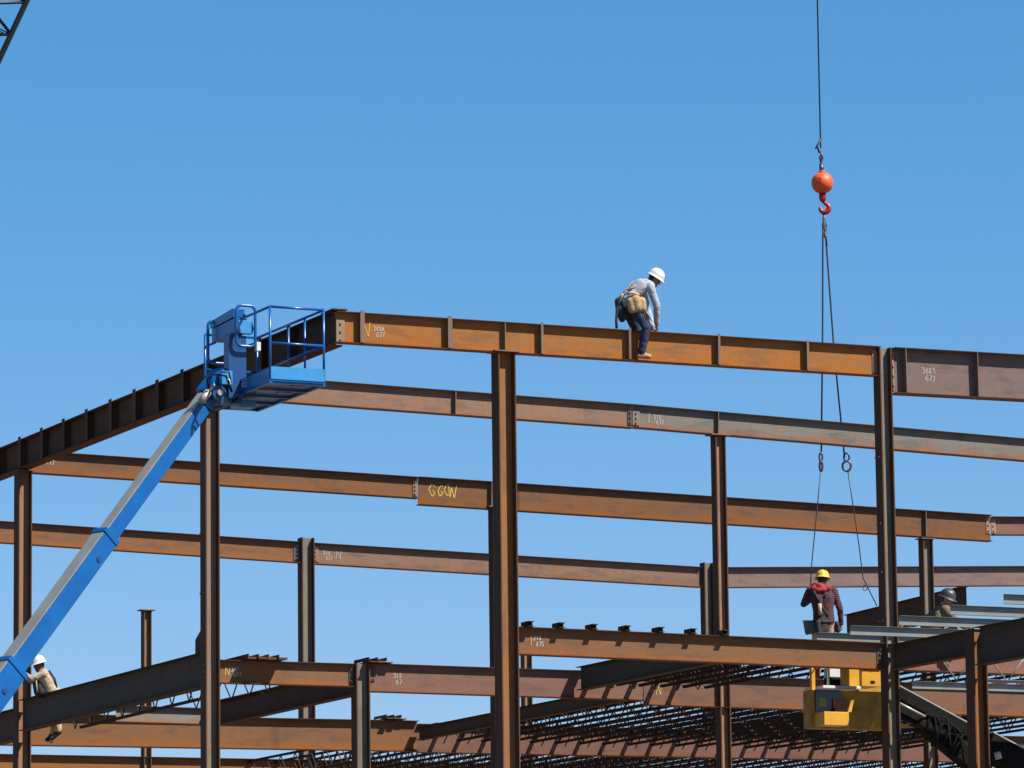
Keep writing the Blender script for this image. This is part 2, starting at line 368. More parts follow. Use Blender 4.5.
def bolts_on_column(ob, zs, d, bf, side=1):
    """a shear tab with bolt heads on the column flange"""
    mb = MB()
    for z in zs:
        for y in (-bf * .28, bf * .28):
            mb.tube([(-d / 2 - .001, y, z), (-d / 2 - .03, y, z)], .017, 6, smooth=False)
    mb.build('bolt_row', 'plate', ob, False)

Y2, Y3, YF, Y5 = 5.6, 15.2, 19.5, 30.0
X0 = onY(338, 312, 0).x
XC = onY(883.5, 348, 0).x
BG = 'roof beams'; FG = 'floor beams'
# --- columns
def colpx(label, px, ytop, Y, d, bf, mat, cap=None, bottom_off=0, ztop=None):
    P = onY(px, ytop, Y)
    return column(label, P.x, Y, P.z if ztop is None else ztop, d, bf, mat, cap)
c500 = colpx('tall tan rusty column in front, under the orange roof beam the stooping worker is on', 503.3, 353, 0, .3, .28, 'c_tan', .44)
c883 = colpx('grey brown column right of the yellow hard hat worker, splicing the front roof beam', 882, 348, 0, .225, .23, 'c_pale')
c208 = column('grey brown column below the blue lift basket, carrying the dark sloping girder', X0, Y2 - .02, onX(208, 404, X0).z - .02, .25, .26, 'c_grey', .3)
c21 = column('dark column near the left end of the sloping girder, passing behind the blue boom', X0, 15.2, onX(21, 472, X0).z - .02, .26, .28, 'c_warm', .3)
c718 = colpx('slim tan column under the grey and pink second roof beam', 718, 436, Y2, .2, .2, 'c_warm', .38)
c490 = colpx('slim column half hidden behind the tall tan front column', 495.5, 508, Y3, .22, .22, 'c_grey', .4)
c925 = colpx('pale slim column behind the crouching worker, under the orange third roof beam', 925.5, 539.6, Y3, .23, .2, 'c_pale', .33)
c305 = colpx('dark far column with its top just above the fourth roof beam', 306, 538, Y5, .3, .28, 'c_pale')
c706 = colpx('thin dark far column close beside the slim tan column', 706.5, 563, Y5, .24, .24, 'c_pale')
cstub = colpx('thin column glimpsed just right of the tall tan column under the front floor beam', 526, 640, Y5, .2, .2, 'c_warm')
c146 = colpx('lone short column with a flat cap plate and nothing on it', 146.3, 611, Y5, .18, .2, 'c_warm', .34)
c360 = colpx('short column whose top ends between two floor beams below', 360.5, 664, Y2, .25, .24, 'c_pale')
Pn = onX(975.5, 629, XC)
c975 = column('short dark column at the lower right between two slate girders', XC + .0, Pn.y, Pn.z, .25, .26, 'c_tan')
bolts_on_column(c208, [9.0, 8.9, 8.8, 8.7, 11.2, 10.2, 9.4], .25, .26)
bolts_on_column(c883, [12.2, 11.1, 10.3, 9.5], .24, .21)
gp = MB(); gp.prism([(.02, .15, 9.24), (.02, .75, 9.24), (.02, .75, 9.5), (.02, .45, 9.66), (.02, .15, 9.7)], (.014, 0, 0)); gp.build('gusset_plate', 'r_slate', c208, False)
# --- front roof beam
R1 = beam('roof_beam', 'orange rusty front roof beam the stooping worker straddles', onY(335.2, 311.7, 0), onY(878.5, 347, 0), .495, .19, 'r_orange', group=BG)
for px, k in ((360, 1), (447.5, 1), (503, 0), (539.5, 1), (627, 1), (716, 1), (804.5, 1)):
    stiffener(R1, R1.lx(onY(px, 330, 0)), bool(k), wide=.075 if px < 500 else .04)
endplate(R1, .01, .15, nb=3, cols=1, z0=-.5, z1=-.12)
endplate(R1, R1.L - .13, R1.L - .01, nb=4, cols=1)
scrawl(R1, '368A\n 677', R1.lx(onY(373, 325, 0)), -.19, .085)
scrawl(R1, 'N', R1.lx(onY(362, 325, 0)), -.13, .28, 'ychalk', name='crayon_lettering')
R1b = beam('roof_girder', 'deep mauve roof girder at the upper right edge', onY(891, 348.2, 0), onY(1130, 362, 0), .765, .28, 'r_mauve', group=BG)
for px in (902.5, 974, 1046): stiffener(R1b, R1b.lx(onY(px, 370, 0)), False, up=0)
endplate(R1b, .004, .03, nb=4, cols=1)
scrawl(R1b, '3689\n 677', R1b.lx(onY(921.5, 360, 0)), -.3, .11)
# --- left girder running away
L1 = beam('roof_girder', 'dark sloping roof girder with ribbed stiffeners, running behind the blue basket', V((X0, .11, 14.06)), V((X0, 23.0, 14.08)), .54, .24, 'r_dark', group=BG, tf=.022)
for px in (5, 26, 48, 70, 93, 117, 141, 164, 189, 214, 240, 267, 296):
    P = onX(px, 450 - px * .417, X0); stiffener(L1, P.y - .11, True, side=1, mat='r_dark', up=.045, wide=.15)
for k in range(8): stiffener(L1, 17.7 + k * .95, True, side=1, mat='r_dark', up=.045, wide=.15) if 17.7 + k * .95 < 22.9 else None
hk = MB(); hk.prism([(-.02, -.16, .003), (-.02, .16, .003), (.14, .16, .003), (.14, -.16, .003)], (0, 0, .02))
hk2 = MB(); hk2.box((-.2, -.13, .003), (.3, .12, .023)); hk2.build('cap_plate', 'r_dark', L1.o, False)
# --- second roof beam
R2a = beam('roof_beam', 'pinkish second roof beam, left of the splice, behind the tall tan column', onY(222, 373.6, Y2), onY(632, 404.7, Y2), .42, .17, 'r_pink', group=BG)
R2b = beam('roof_beam', 'grey second roof beam with an orange lower edge, right of the splice', onY(632.4, 404.7, Y2), onY(1110, 446.6, Y2), .41, .17, 'r_grey', group=BG)
endplate(R2b, .0, .13, 'r_grey', 3, -.36, -.1, cols=1); endplate(R2a, R2a.L - .09, R2a.L - .004, 'bolt', 3, -.36, -.1, cols=1)
stiffener(R2b, R2b.lx(onY(716.5, 420, Y2)), False); stiffener(R2a, R2a.lx(onY(454, 400, Y2)), False)
scrawl(R2b, '218\n 677', R2b.lx(onY(653.5, 412, Y2)), -.15, .085); scrawl(R2b, 'I', R2b.lx(onY(647, 412, Y2)), -.12, .2, 'ychalk', name='crayon_lettering')
# --- third roof beam
R3a = beam('roof_beam', 'rust brown third roof beam crossing behind the blue boom', onY(31, 451, Y3), onY(417.4, 477.3, Y3), .42, .19, 'r_brown', group=BG)
R3b = beam('roof_beam', 'deeper orange third roof beam with yellow scrawl, crossing behind the two slings', onY(418, 477, Y3), onY(990, 515.3, Y3), .545, .19, 'r_brown', group=BG)
R3c = beam('roof_beam', 'short pinkish end of the third roof beam at the right edge', onY(990.3, 516.8, Y3), onY(1110, 517.5, Y3), .38, .19, 'r_plum', group=BG)
endplate(R3a, R3a.L - .1, R3a.L - .01, 'plate', 4, cols=1); endplate(R3c, .0, .1, 'plate', 3, -.34, -.02, cols=1); endplate(R3b, R3b.L - .1, R3b.L - .004, 'plate', 3, -.38, -.02, cols=1)
stiffener(R3b, R3b.lx(onY(924, 520, Y3)), False); stiffener(R3b, R3b.lx(onY(490, 490, Y3)), False)
scrawl(R3b, 'GGG', R3b.lx(onY(429, 485, Y3)), -.12, .27, 'ychalk', name='crayon_lettering', wd=.014); scrawl(R3b, 'W', R3b.lx(onY(448, 485, Y3)), -.1, .33, 'ychalk', name='crayon_lettering', wd=.015)
scrawl(R3a, '217', R3a.lx(onY(46, 461, Y3)), -.14, .1)
# --- fourth roof beam
R4a = beam('roof_beam', 'rusty fourth roof beam at the left edge, lowest of the four', onY(-70, 516.5, Y5), onY(300, 542, Y5), .48, .2, 'r_brown', group=BG)
R4b = beam('roof_beam', 'pinkish fourth roof beam between the dark far column and the slim tan column', onY(312, 543, Y5), onY(700, 567.3, Y5), .48, .2, 'r_pink', group=BG)
R4c = beam('roof_beam', 'mauve fourth roof beam behind the yellow hard hat worker', onY(713, 567.5, Y5), onY(1110, 566, Y5), .48, .2, 'r_mauve', group=BG)
endplate(R4a, R4a.L - .16, R4a.L - .0, 'bolt', 4, cols=1); endplate(R4b, .0, .16, 'r_pink', 4, cols=1)
scrawl(R4b, '218\n 677', R4b.lx(onY(323, 553, Y5)), -.16, .1); scrawl(R4b, 'N', R4b.lx(onY(336, 553, Y5)), -.14, .24)
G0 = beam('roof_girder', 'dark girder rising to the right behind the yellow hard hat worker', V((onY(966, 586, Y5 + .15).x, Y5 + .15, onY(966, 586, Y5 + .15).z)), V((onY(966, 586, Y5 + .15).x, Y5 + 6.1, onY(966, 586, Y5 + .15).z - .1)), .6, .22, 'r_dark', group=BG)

# --- floor beams
F1 = beam('floor_beam', 'orange front floor beam with joist seats along its top', onY(517.5, 627, 0), onY(881.8, 643.2, 0), .44, .2, 'r_floor', group=FG)
for px in (527, 558, 591, 624, 657.5, 690, 722):
    x = F1.lx(onY(px, 628, 0)); mb = MB()
    mb.box((x - .05, -.16, .003), (x + .05, .12, .014)); mb.box((x - .05, -.16, .075), (x + .05, .12, .088))
    mb.box((x - .05, -.1, .016), (x - .038, .12, .074)); mb.box((x + .038, -.1, .016), (x + .05, .12, .074)); mb.build('joist_seat', 'joist', F1.o, False)
scrawl(F1, '218\n 675', F1.lx(onY(533, 637, 0)), -.13, .08); scrawl(F1, 'I', F1.lx(onY(529, 637, 0)), -.13, .18, 'ychalk', name='crayon_lettering')
endplate(F1, F1.L - .1, F1.L - .004, 'bolt', 4, cols=1)
F1b = beam('floor_beam', 'mauve floor beam below the right slate girder, seen between two columns', onY(890, 643.5, 0), onY(1130, 653, 0), .44, .2, 'r_plum', group=FG)
scrawl(F1b, '318', F1b.lx(onY(916, 655, 0)), -.2, .08)
F2a = beam('floor_beam', 'short rusty floor beam joining the column below the basket to the short column', onY(218.5, 660, Y2), onY(353, 664, Y2), .39, .18, 'r_floor', group=FG)
F2b = beam('floor_beam', 'mauve floor beam joining the short column to the tall tan column', onY(368, 663.5, Y2), onY(642.5, 673, Y2), .48, .18, 'r_plum', group=FG)
F2c = beam('floor_beam', 'rusty floor beam with pale scrawl behind the yellow lift basket', onY(643.2, 673.5, Y2), onY(1120, 690, Y2), .55, .18, 'r_violet', group=FG)
scrawl(F2a, '317\n 677', F2a.lx(onY(231, 667, Y2)), -.12, .08); scrawl(F2a, 'N', F2a.lx(onY(225, 667, Y2)), -.1, .18, 'ychalk', name='crayon_lettering')
scrawl(F2b, '318\n 67', F2b.lx(onY(393, 673, Y2)), -.15, .09); endplate(F2b, .0, .12, 'r_plum', 3, -.3, -.05, cols=2); endplate(F2a, F2a.L - .08, F2a.L - .004, 'bolt', 3, cols=1)
scrawl(F2c, 'N', F2c.lx(onY(656, 684, Y2)), -.2, .2, 'ychalk', name='crayon_lettering'); scrawl(F2c, '31', F2c.lx(onY(654, 682, Y2)), -.16, .1)
F3 = beam('floor_beam', 'long rusty orange floor beam at the lower left, behind the short column', onY(-40, 712.5, YF), onY(417, 721, YF), .62, .22, 'r_brown', group=FG)
F4 = beam('floor_beam', 'plum floor beam under a row of joist ends at the lower centre', onY(417.2, 724, YF), onY(1090, 738, YF), .58, .22, 'r_plum', group=FG)
F5 = beam('floor_beam', 'orange floor beam along the bottom left edge of the photo', onY(-60, 753, Y5), onY(900, 771.5, Y5), .6, .22, 'r_orange', group=FG)
# girders running away at floor level
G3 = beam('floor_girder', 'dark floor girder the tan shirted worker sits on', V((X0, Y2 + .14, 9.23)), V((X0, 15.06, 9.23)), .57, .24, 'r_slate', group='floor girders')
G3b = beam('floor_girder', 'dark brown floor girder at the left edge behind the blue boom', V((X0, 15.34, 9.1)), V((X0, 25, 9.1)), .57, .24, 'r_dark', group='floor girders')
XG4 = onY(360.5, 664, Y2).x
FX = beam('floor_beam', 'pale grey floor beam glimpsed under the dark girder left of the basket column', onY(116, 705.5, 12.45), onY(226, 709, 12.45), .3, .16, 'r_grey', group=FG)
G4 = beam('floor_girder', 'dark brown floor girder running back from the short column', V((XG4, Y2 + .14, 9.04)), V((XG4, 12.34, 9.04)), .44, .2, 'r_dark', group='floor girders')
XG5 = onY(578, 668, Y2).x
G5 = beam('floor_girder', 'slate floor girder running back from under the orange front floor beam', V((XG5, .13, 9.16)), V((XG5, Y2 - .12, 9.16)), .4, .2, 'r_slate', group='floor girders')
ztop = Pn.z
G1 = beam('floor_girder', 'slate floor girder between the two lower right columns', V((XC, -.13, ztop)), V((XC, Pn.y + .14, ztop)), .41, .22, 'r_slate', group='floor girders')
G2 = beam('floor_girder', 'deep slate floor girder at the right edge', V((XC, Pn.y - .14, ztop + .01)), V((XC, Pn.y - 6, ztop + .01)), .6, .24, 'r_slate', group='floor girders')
# girder at the front of the joist field
XG7 = onY(417, 717, YF).x
G7 = beam('floor_girder', 'dark girder along the edge of the joists at the lower centre', V((XG7, Y2 + .12, 9.3)), V((XG7, YF - .12, 9.3)), .26, .16, 'r_dark', group='floor girders')

# --- open web joists
def make_joist(L, depth, label, group, mat='joist', panel=.42):
    r = empty('open_web_joist', (0, 0, 0), label, 'joist', group)
    for nm, z, w_ in (('top_chord', 0, .1), ('bottom_chord', -depth + .045, .085)):
        mb = MB(); e = 0 if z == 0 else .85
        for s in (-1, 1):
            a, c = (.012, w_ / 2)
            mb.box((s * a, e, z - .006), (s * c, L - e, z)); mb.box((s * a, e, z - .045), (s * (a + .007), L - e, z - .0065))
        mb.build(nm, mat, r)
    mb = MB(); n = max(4, int(L / panel)); ys = [.15 + (L - .3) * i / n for i in range(n + 1)]
    for i in range(n):
        za, zb = (-.03, -depth + .02) if i % 2 == 0 else (-depth + .02, -.03)
        mb.tube([(0, ys[i], za), (0, ys[i + 1], zb)], .013, 5)
    mb.build('web_rods', mat, r)
    for y in (-.06, L - .1): MB().box((-.06, y, -.066), (.06, y + .16, -.047)).build('joist_seat', mat, r)
    return r
def joist_run(xs, Ya, Yb, z, depth, label, group, mat='joist'):
    pr = make_joist(Yb - Ya, depth, label, group, mat)
    for i, x in enumerate(xs):
        o = pr if i == 0 else copy_tree(pr)
        o.location = (x, Ya, z)
xa = onY(425, 722, YF).x + .35; xb = onY(905, 735, YF).x
nj = int((xb - xa) / .54)
joist_run([xa + i * .54 + random.uniform(-.03, .03) for i in range(nj)], Y2 + .02, YF, 9.34, .37, 'dark open web joist of the wide floor bay at the lower centre', 'joists of the wide floor bay')
xs5 = onY(250, 757, Y5).x
joist_run([xs5 + i * .6 + random.uniform(-.03, .03) for i in range(24)], YF + .08, Y5, 9.43, .5, 'dark open web joist of the far floor bay along the bottom edge', 'joists of the far floor bay')
xe = onY(836, 642, 0).x
joist_run([xe - i * .42 for i in range(5)], .1, Y2 - .06, 9.13, .36, 'dark open web joist above the yellow lift basket', 'joists over the yellow basket')
joist_run([X0 + .2], Y2 + .1, 13.4, 9.12, .61, 'dark open web joist close behind the girder with the seated worker', None)
joist_run([X0 + 1.3], Y2 + .1, 10.2, 9.1, .46, 'dark open web joist under the short rusty floor beam', None)
# grey joist at the right, running across
q = make_joist(7.0, .62, 'pale grey open web joist at the right edge below the slate girders', None, 'primer', .5)
q.name = 'open_web_joist'; q.location = onY(922, 640, -.62); q.location.z = onY(946, 681, -.62).z + .62; q.rotation_euler = (0, 0, -PI / 2)

# --- channels across the right bay
def channel(label, X, Y, z, L, h=.15, fl=.06, grp='pale channels across the right floor bay'):
    mb = MB(); mb.prism([(0, a, c) for a, c in [(0, 0), (-fl, 0), (-fl, -.004), (-.005, -.004), (-.005, -h + .004), (-fl, -h + .004), (-fl, -h), (0, -h)]], (L, 0, 0))
    o = mb.build('steel_channel', 'galv'); o.matrix_world = Matrix.Translation((X, Y, z)); WM[o.name] = o.matrix_world.copy()
    return tag(o, label, 'channel', grp)
chx = 5.56
for Yc, lab in ((-.02, 'lowest pale channel, starting at the yellow hard hat worker\'s hip'), (-1.14, 'second lowest pale channel, just right of the yellow hard hat worker'), (-2.72, 'pale channel directly below the crouching worker'),
                (-4.33, 'pale channel to the right of the crouching worker'), (-5.93, 'topmost short pale channel at the right edge')):
    channel(lab, chx, Yc, ztop + .15 + .016, 9.5)
P = onY(912, 683, 4.6); channel('pale channel lying low behind the two lower right columns', P.x, 4.6, P.z + .03, 8, .13, .06, None)
# --- loose steel on the beams
for px, Yp, zz, n, lab in ((256, Y2, F2a.p0.z, 4, 'stack of flat angles lying across the short rusty floor beam'),):
    base = onY(px, 657, Yp)
    r = empty('steel_bundle', (base.x, Yp, zz - .02), lab, 'steel bundle')
    for i in range(n):
        mb = MB(); x = -.27 + i * .18
        mb.box((x, -.32 - .04 * (i % 2), .025), (x + .15, 1.3, .06)); mb.box((x + .01, -.3, .062), (x + .03, 1.3, .11)); mb.build('angle_bar', 'r_dark', r, False)
for px, py, Yp, lab in ((379, 661, Y2, 'small steel offcut on the mauve floor beam'), (395, 716, YF, 'low heap of steel offcuts on the long rusty floor beam')):
    b0 = onY(px, py, Yp); mb = MB(); n = 3
    r = empty('steel_offcut', (b0.x, Yp, (F2b.p0.z if Yp == Y2 else onY(px, 720, YF).z) - .005), lab, 'steel offcut')
    for i in range(n):
        mb = MB(); mb.box((-.25 + .16 * i, -.2 + .03 * i, .012), (-.12 + .16 * i, .5, .03 + .012 * (i % 2))); mb.box((-.25 + .16 * i, -.15, .044), (-.235 + .16 * i, .5, .1)); mb.build('angle_piece', 'r_dark', r, False)

# ---------------------------------------------------------------- crane: boom, rope, ball, slings
YR = 10.0
HB = onY(822.3, 183, YR)                # centre of the ball
tipP = V((HB.x, HB.y, 56.0))
P2 = at(14, 28, 96)
ax = (tipP - P2).normalized(); bz = P2.z / ax.z; foot = P2 - ax * (bz - 1.5 / ax.z)
side = ax.cross(ray(8, 25)).normalized(); dep = ax.cross(side).normalized()
if side.dot(r0) < 0: side = -side
hw = .75
cr = empty('crane_boom', (foot.x, foot.y, 0), 'dark lattice crane boom leaning across the top left corner', 'crane boom')
off = [(1, 1), (-1, 1), (-1, -1), (1, -1)]
cl = foot - side * hw; Lb = (tipP - foot).length
def node(i, tt):
    k = min(1, max(.15, min((Lb - tt) / 6 + .1, tt / 3 + .2)))
    return cl + ax * tt + (side * off[i][0] + dep * off[i][1]) * hw * k + side * hw * (1 if False else tt * 0)
nb = int(Lb / .76); ts = [Lb * i / nb for i in range(nb + 1)]
for i in range(4):
    mb = MB(); mb.tube([node(i, t_) for t_ in ts], .06, 6); mb.build('chord', 'crane', cr)
lc = MB()
for k in range(nb):
    for i in range(4):
        j = (i + 1) % 4
        a, c = (node(i, ts[k]), node(j, ts[k + 1])) if (k + i) % 2 == 0 else (node(j, ts[k]), node(i, ts[k + 1]))
        lc.tube([a, c], .035, 5)
        lc.tube([node(i, ts[k]), node(j, ts[k])], .014, 5)
lc.build('lacing', 'crane', cr)
rp = empty('hoist_rope', tuple(HB + V((0, 0, .35))), 'crane hoist rope hanging down from the top to the orange ball', 'rope')
MB().tube([onY(820.6, 148, YR), V((HB.x, HB.y, tipP.z - .3))], .014, 6).build('rope', 'cable', rp)
mb = MB(); mb.tube([onY(820, 138, YR) + V((.03, 0, 0)), onY(817, 146, YR), onY(819.5, 153, YR)], .02, 6); mb.tube([onY(817.5, 144, YR), onY(815.5, 149, YR)], .014, 5); mb.build('rope_clip', 'cable', rp)
mb = MB(); mb.tube([onY(821, 152, YR), onY(820, 158, YR), onY(821, 165, YR), onY(822.5, 158, YR)], .022, 6, closed=True); mb.tube([onY(821, 164, YR), onY(822, 173, YR)], [.04, .05], 8); mb.build('socket', 'shackle', rp)
bl = empty('headache_ball', tuple(HB - V((0, 0, .7))), 'bright orange crane ball hanging from the hoist rope', 'crane ball')
rb = 11.0 / F * (HB - CAM).length
mb = MB(); mb.ball(HB, rb, 16); mb.build('ball', 'orange_ball', bl)
mb = MB(); mb.tube([HB + V((0, 0, rb * .96)), HB + V((0, 0, rb * 1.12))], [.08, .055], 12); mb.build('neck', 'orange_ball', bl)
mb = MB(); mb.tube([HB - V((0, 0, rb * .93)), HB - V((0, 0, rb * 1.25)), HB - V((0, 0, rb * 1.5)), HB - V((0, 0, rb * 1.72))], [.06, .075, .07, .045], 12); mb.build('swivel', 'redbox', bl)
hc = onY(824.5, 208, YR)
pts = []; rr = []
for i in range(15):
    a = math.radians(100 - i * 21); pts.append(hc + r0 * (.085 * math.cos(a)) + V((0, 0, .085 * math.sin(a)))); rr.append(.03 + .022 * math.sin(PI * i / 14))
pts[0] = HB - V((0, 0, rb * 1.7))
MB().tube(pts, rr, 8).build('hook', 'redbox', bl)
dotp = HB - vh * rb * .94 - r0 * .07 + V((0, 0, .03)); mb = MB(); mb.tube([dotp - vh * .01, dotp + vh * .03], .045, 10); mb.build('eye_bolt', 'redbox', bl)
hk0 = onY(823.5, 212, YR)
def sling(label, pts, mid, tail, big):
    r = empty('wire_sling', tuple(pts[-1]), label, 'sling', 'slings under the orange ball')
    MB().tube(pts, .017, 6).build('upper_leg', 'cable', r)
    mb = MB(); n = 14; m1 = mid
    for c_, rx, rz, tw_ in ((m1 + V((0, 0, .13)), .05, .08, .02), (m1 - V((0, 0, .04)), .045 + .035 * big, .095, .024)):
        mb.tube([c_ + r0 * rx * math.cos(2 * PI * i / n) * (.6 if not big else 1) + V((0, 0, rz * math.sin(2 * PI * i / n))) for i in range(n)], tw_, 6, closed=True)
    mb.build('shackle', 'shackle', r)
    MB().tube(tail, .011, 6).build('tag_line', 'cable', r)
    return r
s1 = [hk0, onY(822.8, 240, YR), onY(822.6, 330, YR), onY(821.3, 452, YR)]
s2 = [hk0, onY(826, 240, YR), onY(834, 350, YR), onY(844.5, 457, YR)]
sling('left wire sling, ending above the yellow hard hat worker', s1, onY(821, 464, YR), [onY(820.5, 472, YR), onY(818, 500, YR), onY(815, 530, YR), onY(811.5, 566, YR), onY(810.5, 586, YR)], 0)
sl = sling('right wire sling with a large shackle, slanting towards the right column', s2, onY(846.7, 464, YR), [onY(848, 472, YR), onY(853, 505, YR), onY(859, 545, YR), onY(863, 578, YR), onY(870, 592, YR), onY(877, 606, YR)], 1)
mb = MB(); c_ = onY(865, 588, YR); mb.tube([c_ + r0 * .04 * math.cos(i * .7) + V((0, 0, .05 * math.sin(i * .7))) for i in range(9)], .009, 5, closed=True); mb.build('loop', 'cable', sl)
mb = MB(); mb.tube([onY(823.5, 215, YR), onY(823, 226, YR), onY(824.5, 237, YR), onY(826, 226, YR)], .024, 6, closed=True); mb.tube([onY(824, 232, YR), onY(826.3, 238, YR), onY(826.5, 246, YR)], .02, 6); mb.build('thimble', 'shackle', sl)

# ---------------------------------------------------------------- blue boom lift
YB0 = -.13; BL = 2.85; BW = .94
XB1 = X0 - .27; XB0 = XB1 - BW
zf = onY(327, 384, YB0).z
YM = YB0 + BL / 2
T = onY(212, 392, YM)
hd = V((.94, .34, 0)).normalized(); nrm = V((hd.y, -hd.x, 0))
def onBoom(px, py): return onP(px, py, T, nrm)
B0 = onBoom(0, 684)
axb = (T - B0).normalized(); upb = nrm.cross(axb)
if upb.z < 0: upb = -upb
tb = (T.z - 2.1) / axb.z; BASE = T - axb * tb
bx = BASE + hd * .8
LIFT = empty('boom_lift', (bx.x, bx.y, 0), 'blue boom lift with an empty basket raised to the roof corner', 'boom lift')
bm_M = Matrix((axb, nrm.cross(V((0, 0, 0))) if False else upb.cross(axb), upb)).transposed().to_4x4(); bm_M.translation = T
def boomx(px, py): return (onBoom(px, py) - T).dot(axb)
c1 = boomx(107, 534); c2 = boomx(18, 672)
secs = [('inner_boom', -.0, c1 - .4, .235, .235), ('middle_boom', c1, c2 - .4, .285, .3), ('outer_boom', c2, -tb, .36, .4)]
for nm, a, c_, w_, h_ in secs:
    o = MB().box((a, -w_ / 2, -h_ / 2), (c_, w_ / 2, h_ / 2), bm_M).build(nm, 'blue', LIFT, bevel=.012)
    a2 = a - .15 if nm == 'inner_boom' else a - .02
    MB().box((a2, -w_ / 2 + .008, h_ / 2 + .003), (max(c_, -tb + .5), w_ / 2 - .008, h_ / 2 + .02), bm_M).build('sheen_strip', 'boom_grey', o)  # added grey strip: sun sheen on the blue boom top, put into colour
    if nm != 'inner_boom':
        MB().box((a - .02, -w_ / 2 - .016, -h_ / 2 - .014), (a - .1, w_ / 2 + .016, h_ / 2 + .034), bm_M).build('collar', 'blue', o, bevel=.008)
        s = MB(); sy = -1 if (bm_M.to_3x3() @ V((0, -1, 0))).dot(r0) > 0 else 1
        for k in (-.5,):
            p = bm_M @ V((a + k, sy * (w_ / 2 + .004), .02 + k * .12)); d_ = (bm_M.to_3x3() @ V((0, sy, 0))).normalized()
            s.tube([p, p + d_ * .012], .045, 12)
        s.build('hole_cap', 'blue_dark', o)
# jib head: knuckle, cylinder, pivot
hd_pts = [T + axb * 0, T + axb * .22, V((XB0 - .28, YM, zf - .08))]
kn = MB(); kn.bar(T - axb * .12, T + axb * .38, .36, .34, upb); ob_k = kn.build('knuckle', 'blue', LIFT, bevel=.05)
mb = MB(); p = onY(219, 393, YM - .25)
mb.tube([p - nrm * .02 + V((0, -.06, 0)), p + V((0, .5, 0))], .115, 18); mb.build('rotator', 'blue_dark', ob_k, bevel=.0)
mb = MB(); mb.tube([p + V((0, -.075, 0)), p + V((0, -.05, 0))], .05, 12); mb.build('pivot_pin', 'silver', ob_k)
mb = MB(); q0 = onY(203, 399, YM - .35); mb.tube([q0 + axb * -.05 - nrm * .0, q0 + axb * .16], .06, 12); mb.tube([q0 + axb * .16, q0 + axb * .34], .03, 10); mb.build('cylinder', 'silver', ob_k)
mb = MB()
mb.tube([onY(209, 388, YM - .4), onY(207, 380, YM - .45), onY(214, 374, YM - .45), onY(226, 376, YM - .4), onY(232, 392, YM - .35)], .018, 8)
mb.tube([onY(222, 372, YM - .4), onY(229, 372, YM - .42), onY(231, 382, YM - .42), onY(227, 388, YM - .4)], .014, 8)
mb.tube([onY(204, 404, YM - .4), onY(213, 412, YM - .4), onY(226, 407, YM - .3), onY(238, 398, YM - .2)], .018, 8)
mb.build('hose', 'black', ob_k)
mb = MB(); mb.box(tuple(onY(222, 384, YM - .3)), tuple(onY(228, 373, YM - .1))); mb.build('valve_block', 'blue_light', ob_k, bevel=.008)
mb = MB(); c_ = onY(228, 383, YM - .42); mb.tube([c_ + r0 * .035 * math.cos(.5 + i * .55) + V((0, 0, .06 * math.sin(.5 + i * .55))) for i in range(-2, 4)], .012, 6); mb.build('hose_fitting', 'silver', ob_k)
# platform support: two upright plates and a column
sp = MB()
sp.box((XB0 - .16, YM - .12, zf - .18), (XB0 + .06, YM + .12, zf + .95))
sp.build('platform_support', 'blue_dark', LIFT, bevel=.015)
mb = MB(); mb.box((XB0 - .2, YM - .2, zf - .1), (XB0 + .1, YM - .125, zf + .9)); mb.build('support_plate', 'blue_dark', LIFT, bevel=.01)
# basket
fl = MB(); fl.box((XB0, YB0, zf + .0), (XB1, YB0 + BL, zf + .03))
for k in range(5):
    y = YB0 + .02 + k * (BL - .1) / 4; fl.box((XB0 + .02, y, zf - .035), (XB1 - .02, y + .05, zf - .002))
for x in (XB0 + .0, XB1 - .05): fl.box((x, YB0, zf - .037), (x + .05, YB0 + BL, zf - .003))
flo = fl.build('basket_floor', 'blue', LIFT)
lt = MB()
for a, b_ in ((.3, .5), (1.0, .55), (1.6, .2), (2.1, .5), (.7, .15)): lt.box((XB0 + b_, YB0 + a, zf - .012), (XB0 + b_ + .22, YB0 + a + .12, zf - .003))
lt.build('underside_bracket', 'boom_grey', flo)
mb = MB(); mb.box((XB0 + .1, YM + .2, zf - .17), (XB0 + .42, YM + .5, zf - .065)); mb.build('foot_pedal_box', 'blue_light', flo, bevel=.01)
toe = MB(); toe.box((XB0 + .02, YB0 - .012, zf + .031), (XB1 - .02, YB0 - .002, zf + .225)); toe.build('toe_board', 'blue_light', flo)
toe = MB(); toe.box((XB1 - .012, YB0 + .02, zf + .031), (XB1 - .002, YB0 + BL - .02, zf + .2)); toe.build('toe_board', 'blue', flo)
toe = MB(); toe.box((XB0 + .002, YB0 + .02, zf + .031), (XB0 + .012, YB0 + BL - .02, zf + .2)); toe.build('toe_board', 'blue', flo)
toe = MB(); toe.box((XB0 + .02, YB0 + BL - .012, zf + .031), (XB1 - .02, YB0 + BL - .002, zf + .2)); toe.build('toe_board', 'blue', flo)
rail = .021; zt = zf + 1.17; zm = zf + .6
A_ = [(XB1 - .02, YB0 + .02), (XB0 + .02, YB0 + .02), (XB0 + .02, YB0 + BL - .02), (XB1 - .02, YB0 + BL - .02)]
for (x, y) in A_: MB().tube([(x, y, zf + .03), (x, y, zt)], rail, 8).build('post', 'blue', LIFT)
for k in (.28, .52, .8): MB().tube([(XB1 - .02, YB0 + BL * k, zf + .03), (XB1 - .02, YB0 + BL * k, zt)], rail * .9, 8).build('post', 'blue', LIFT)
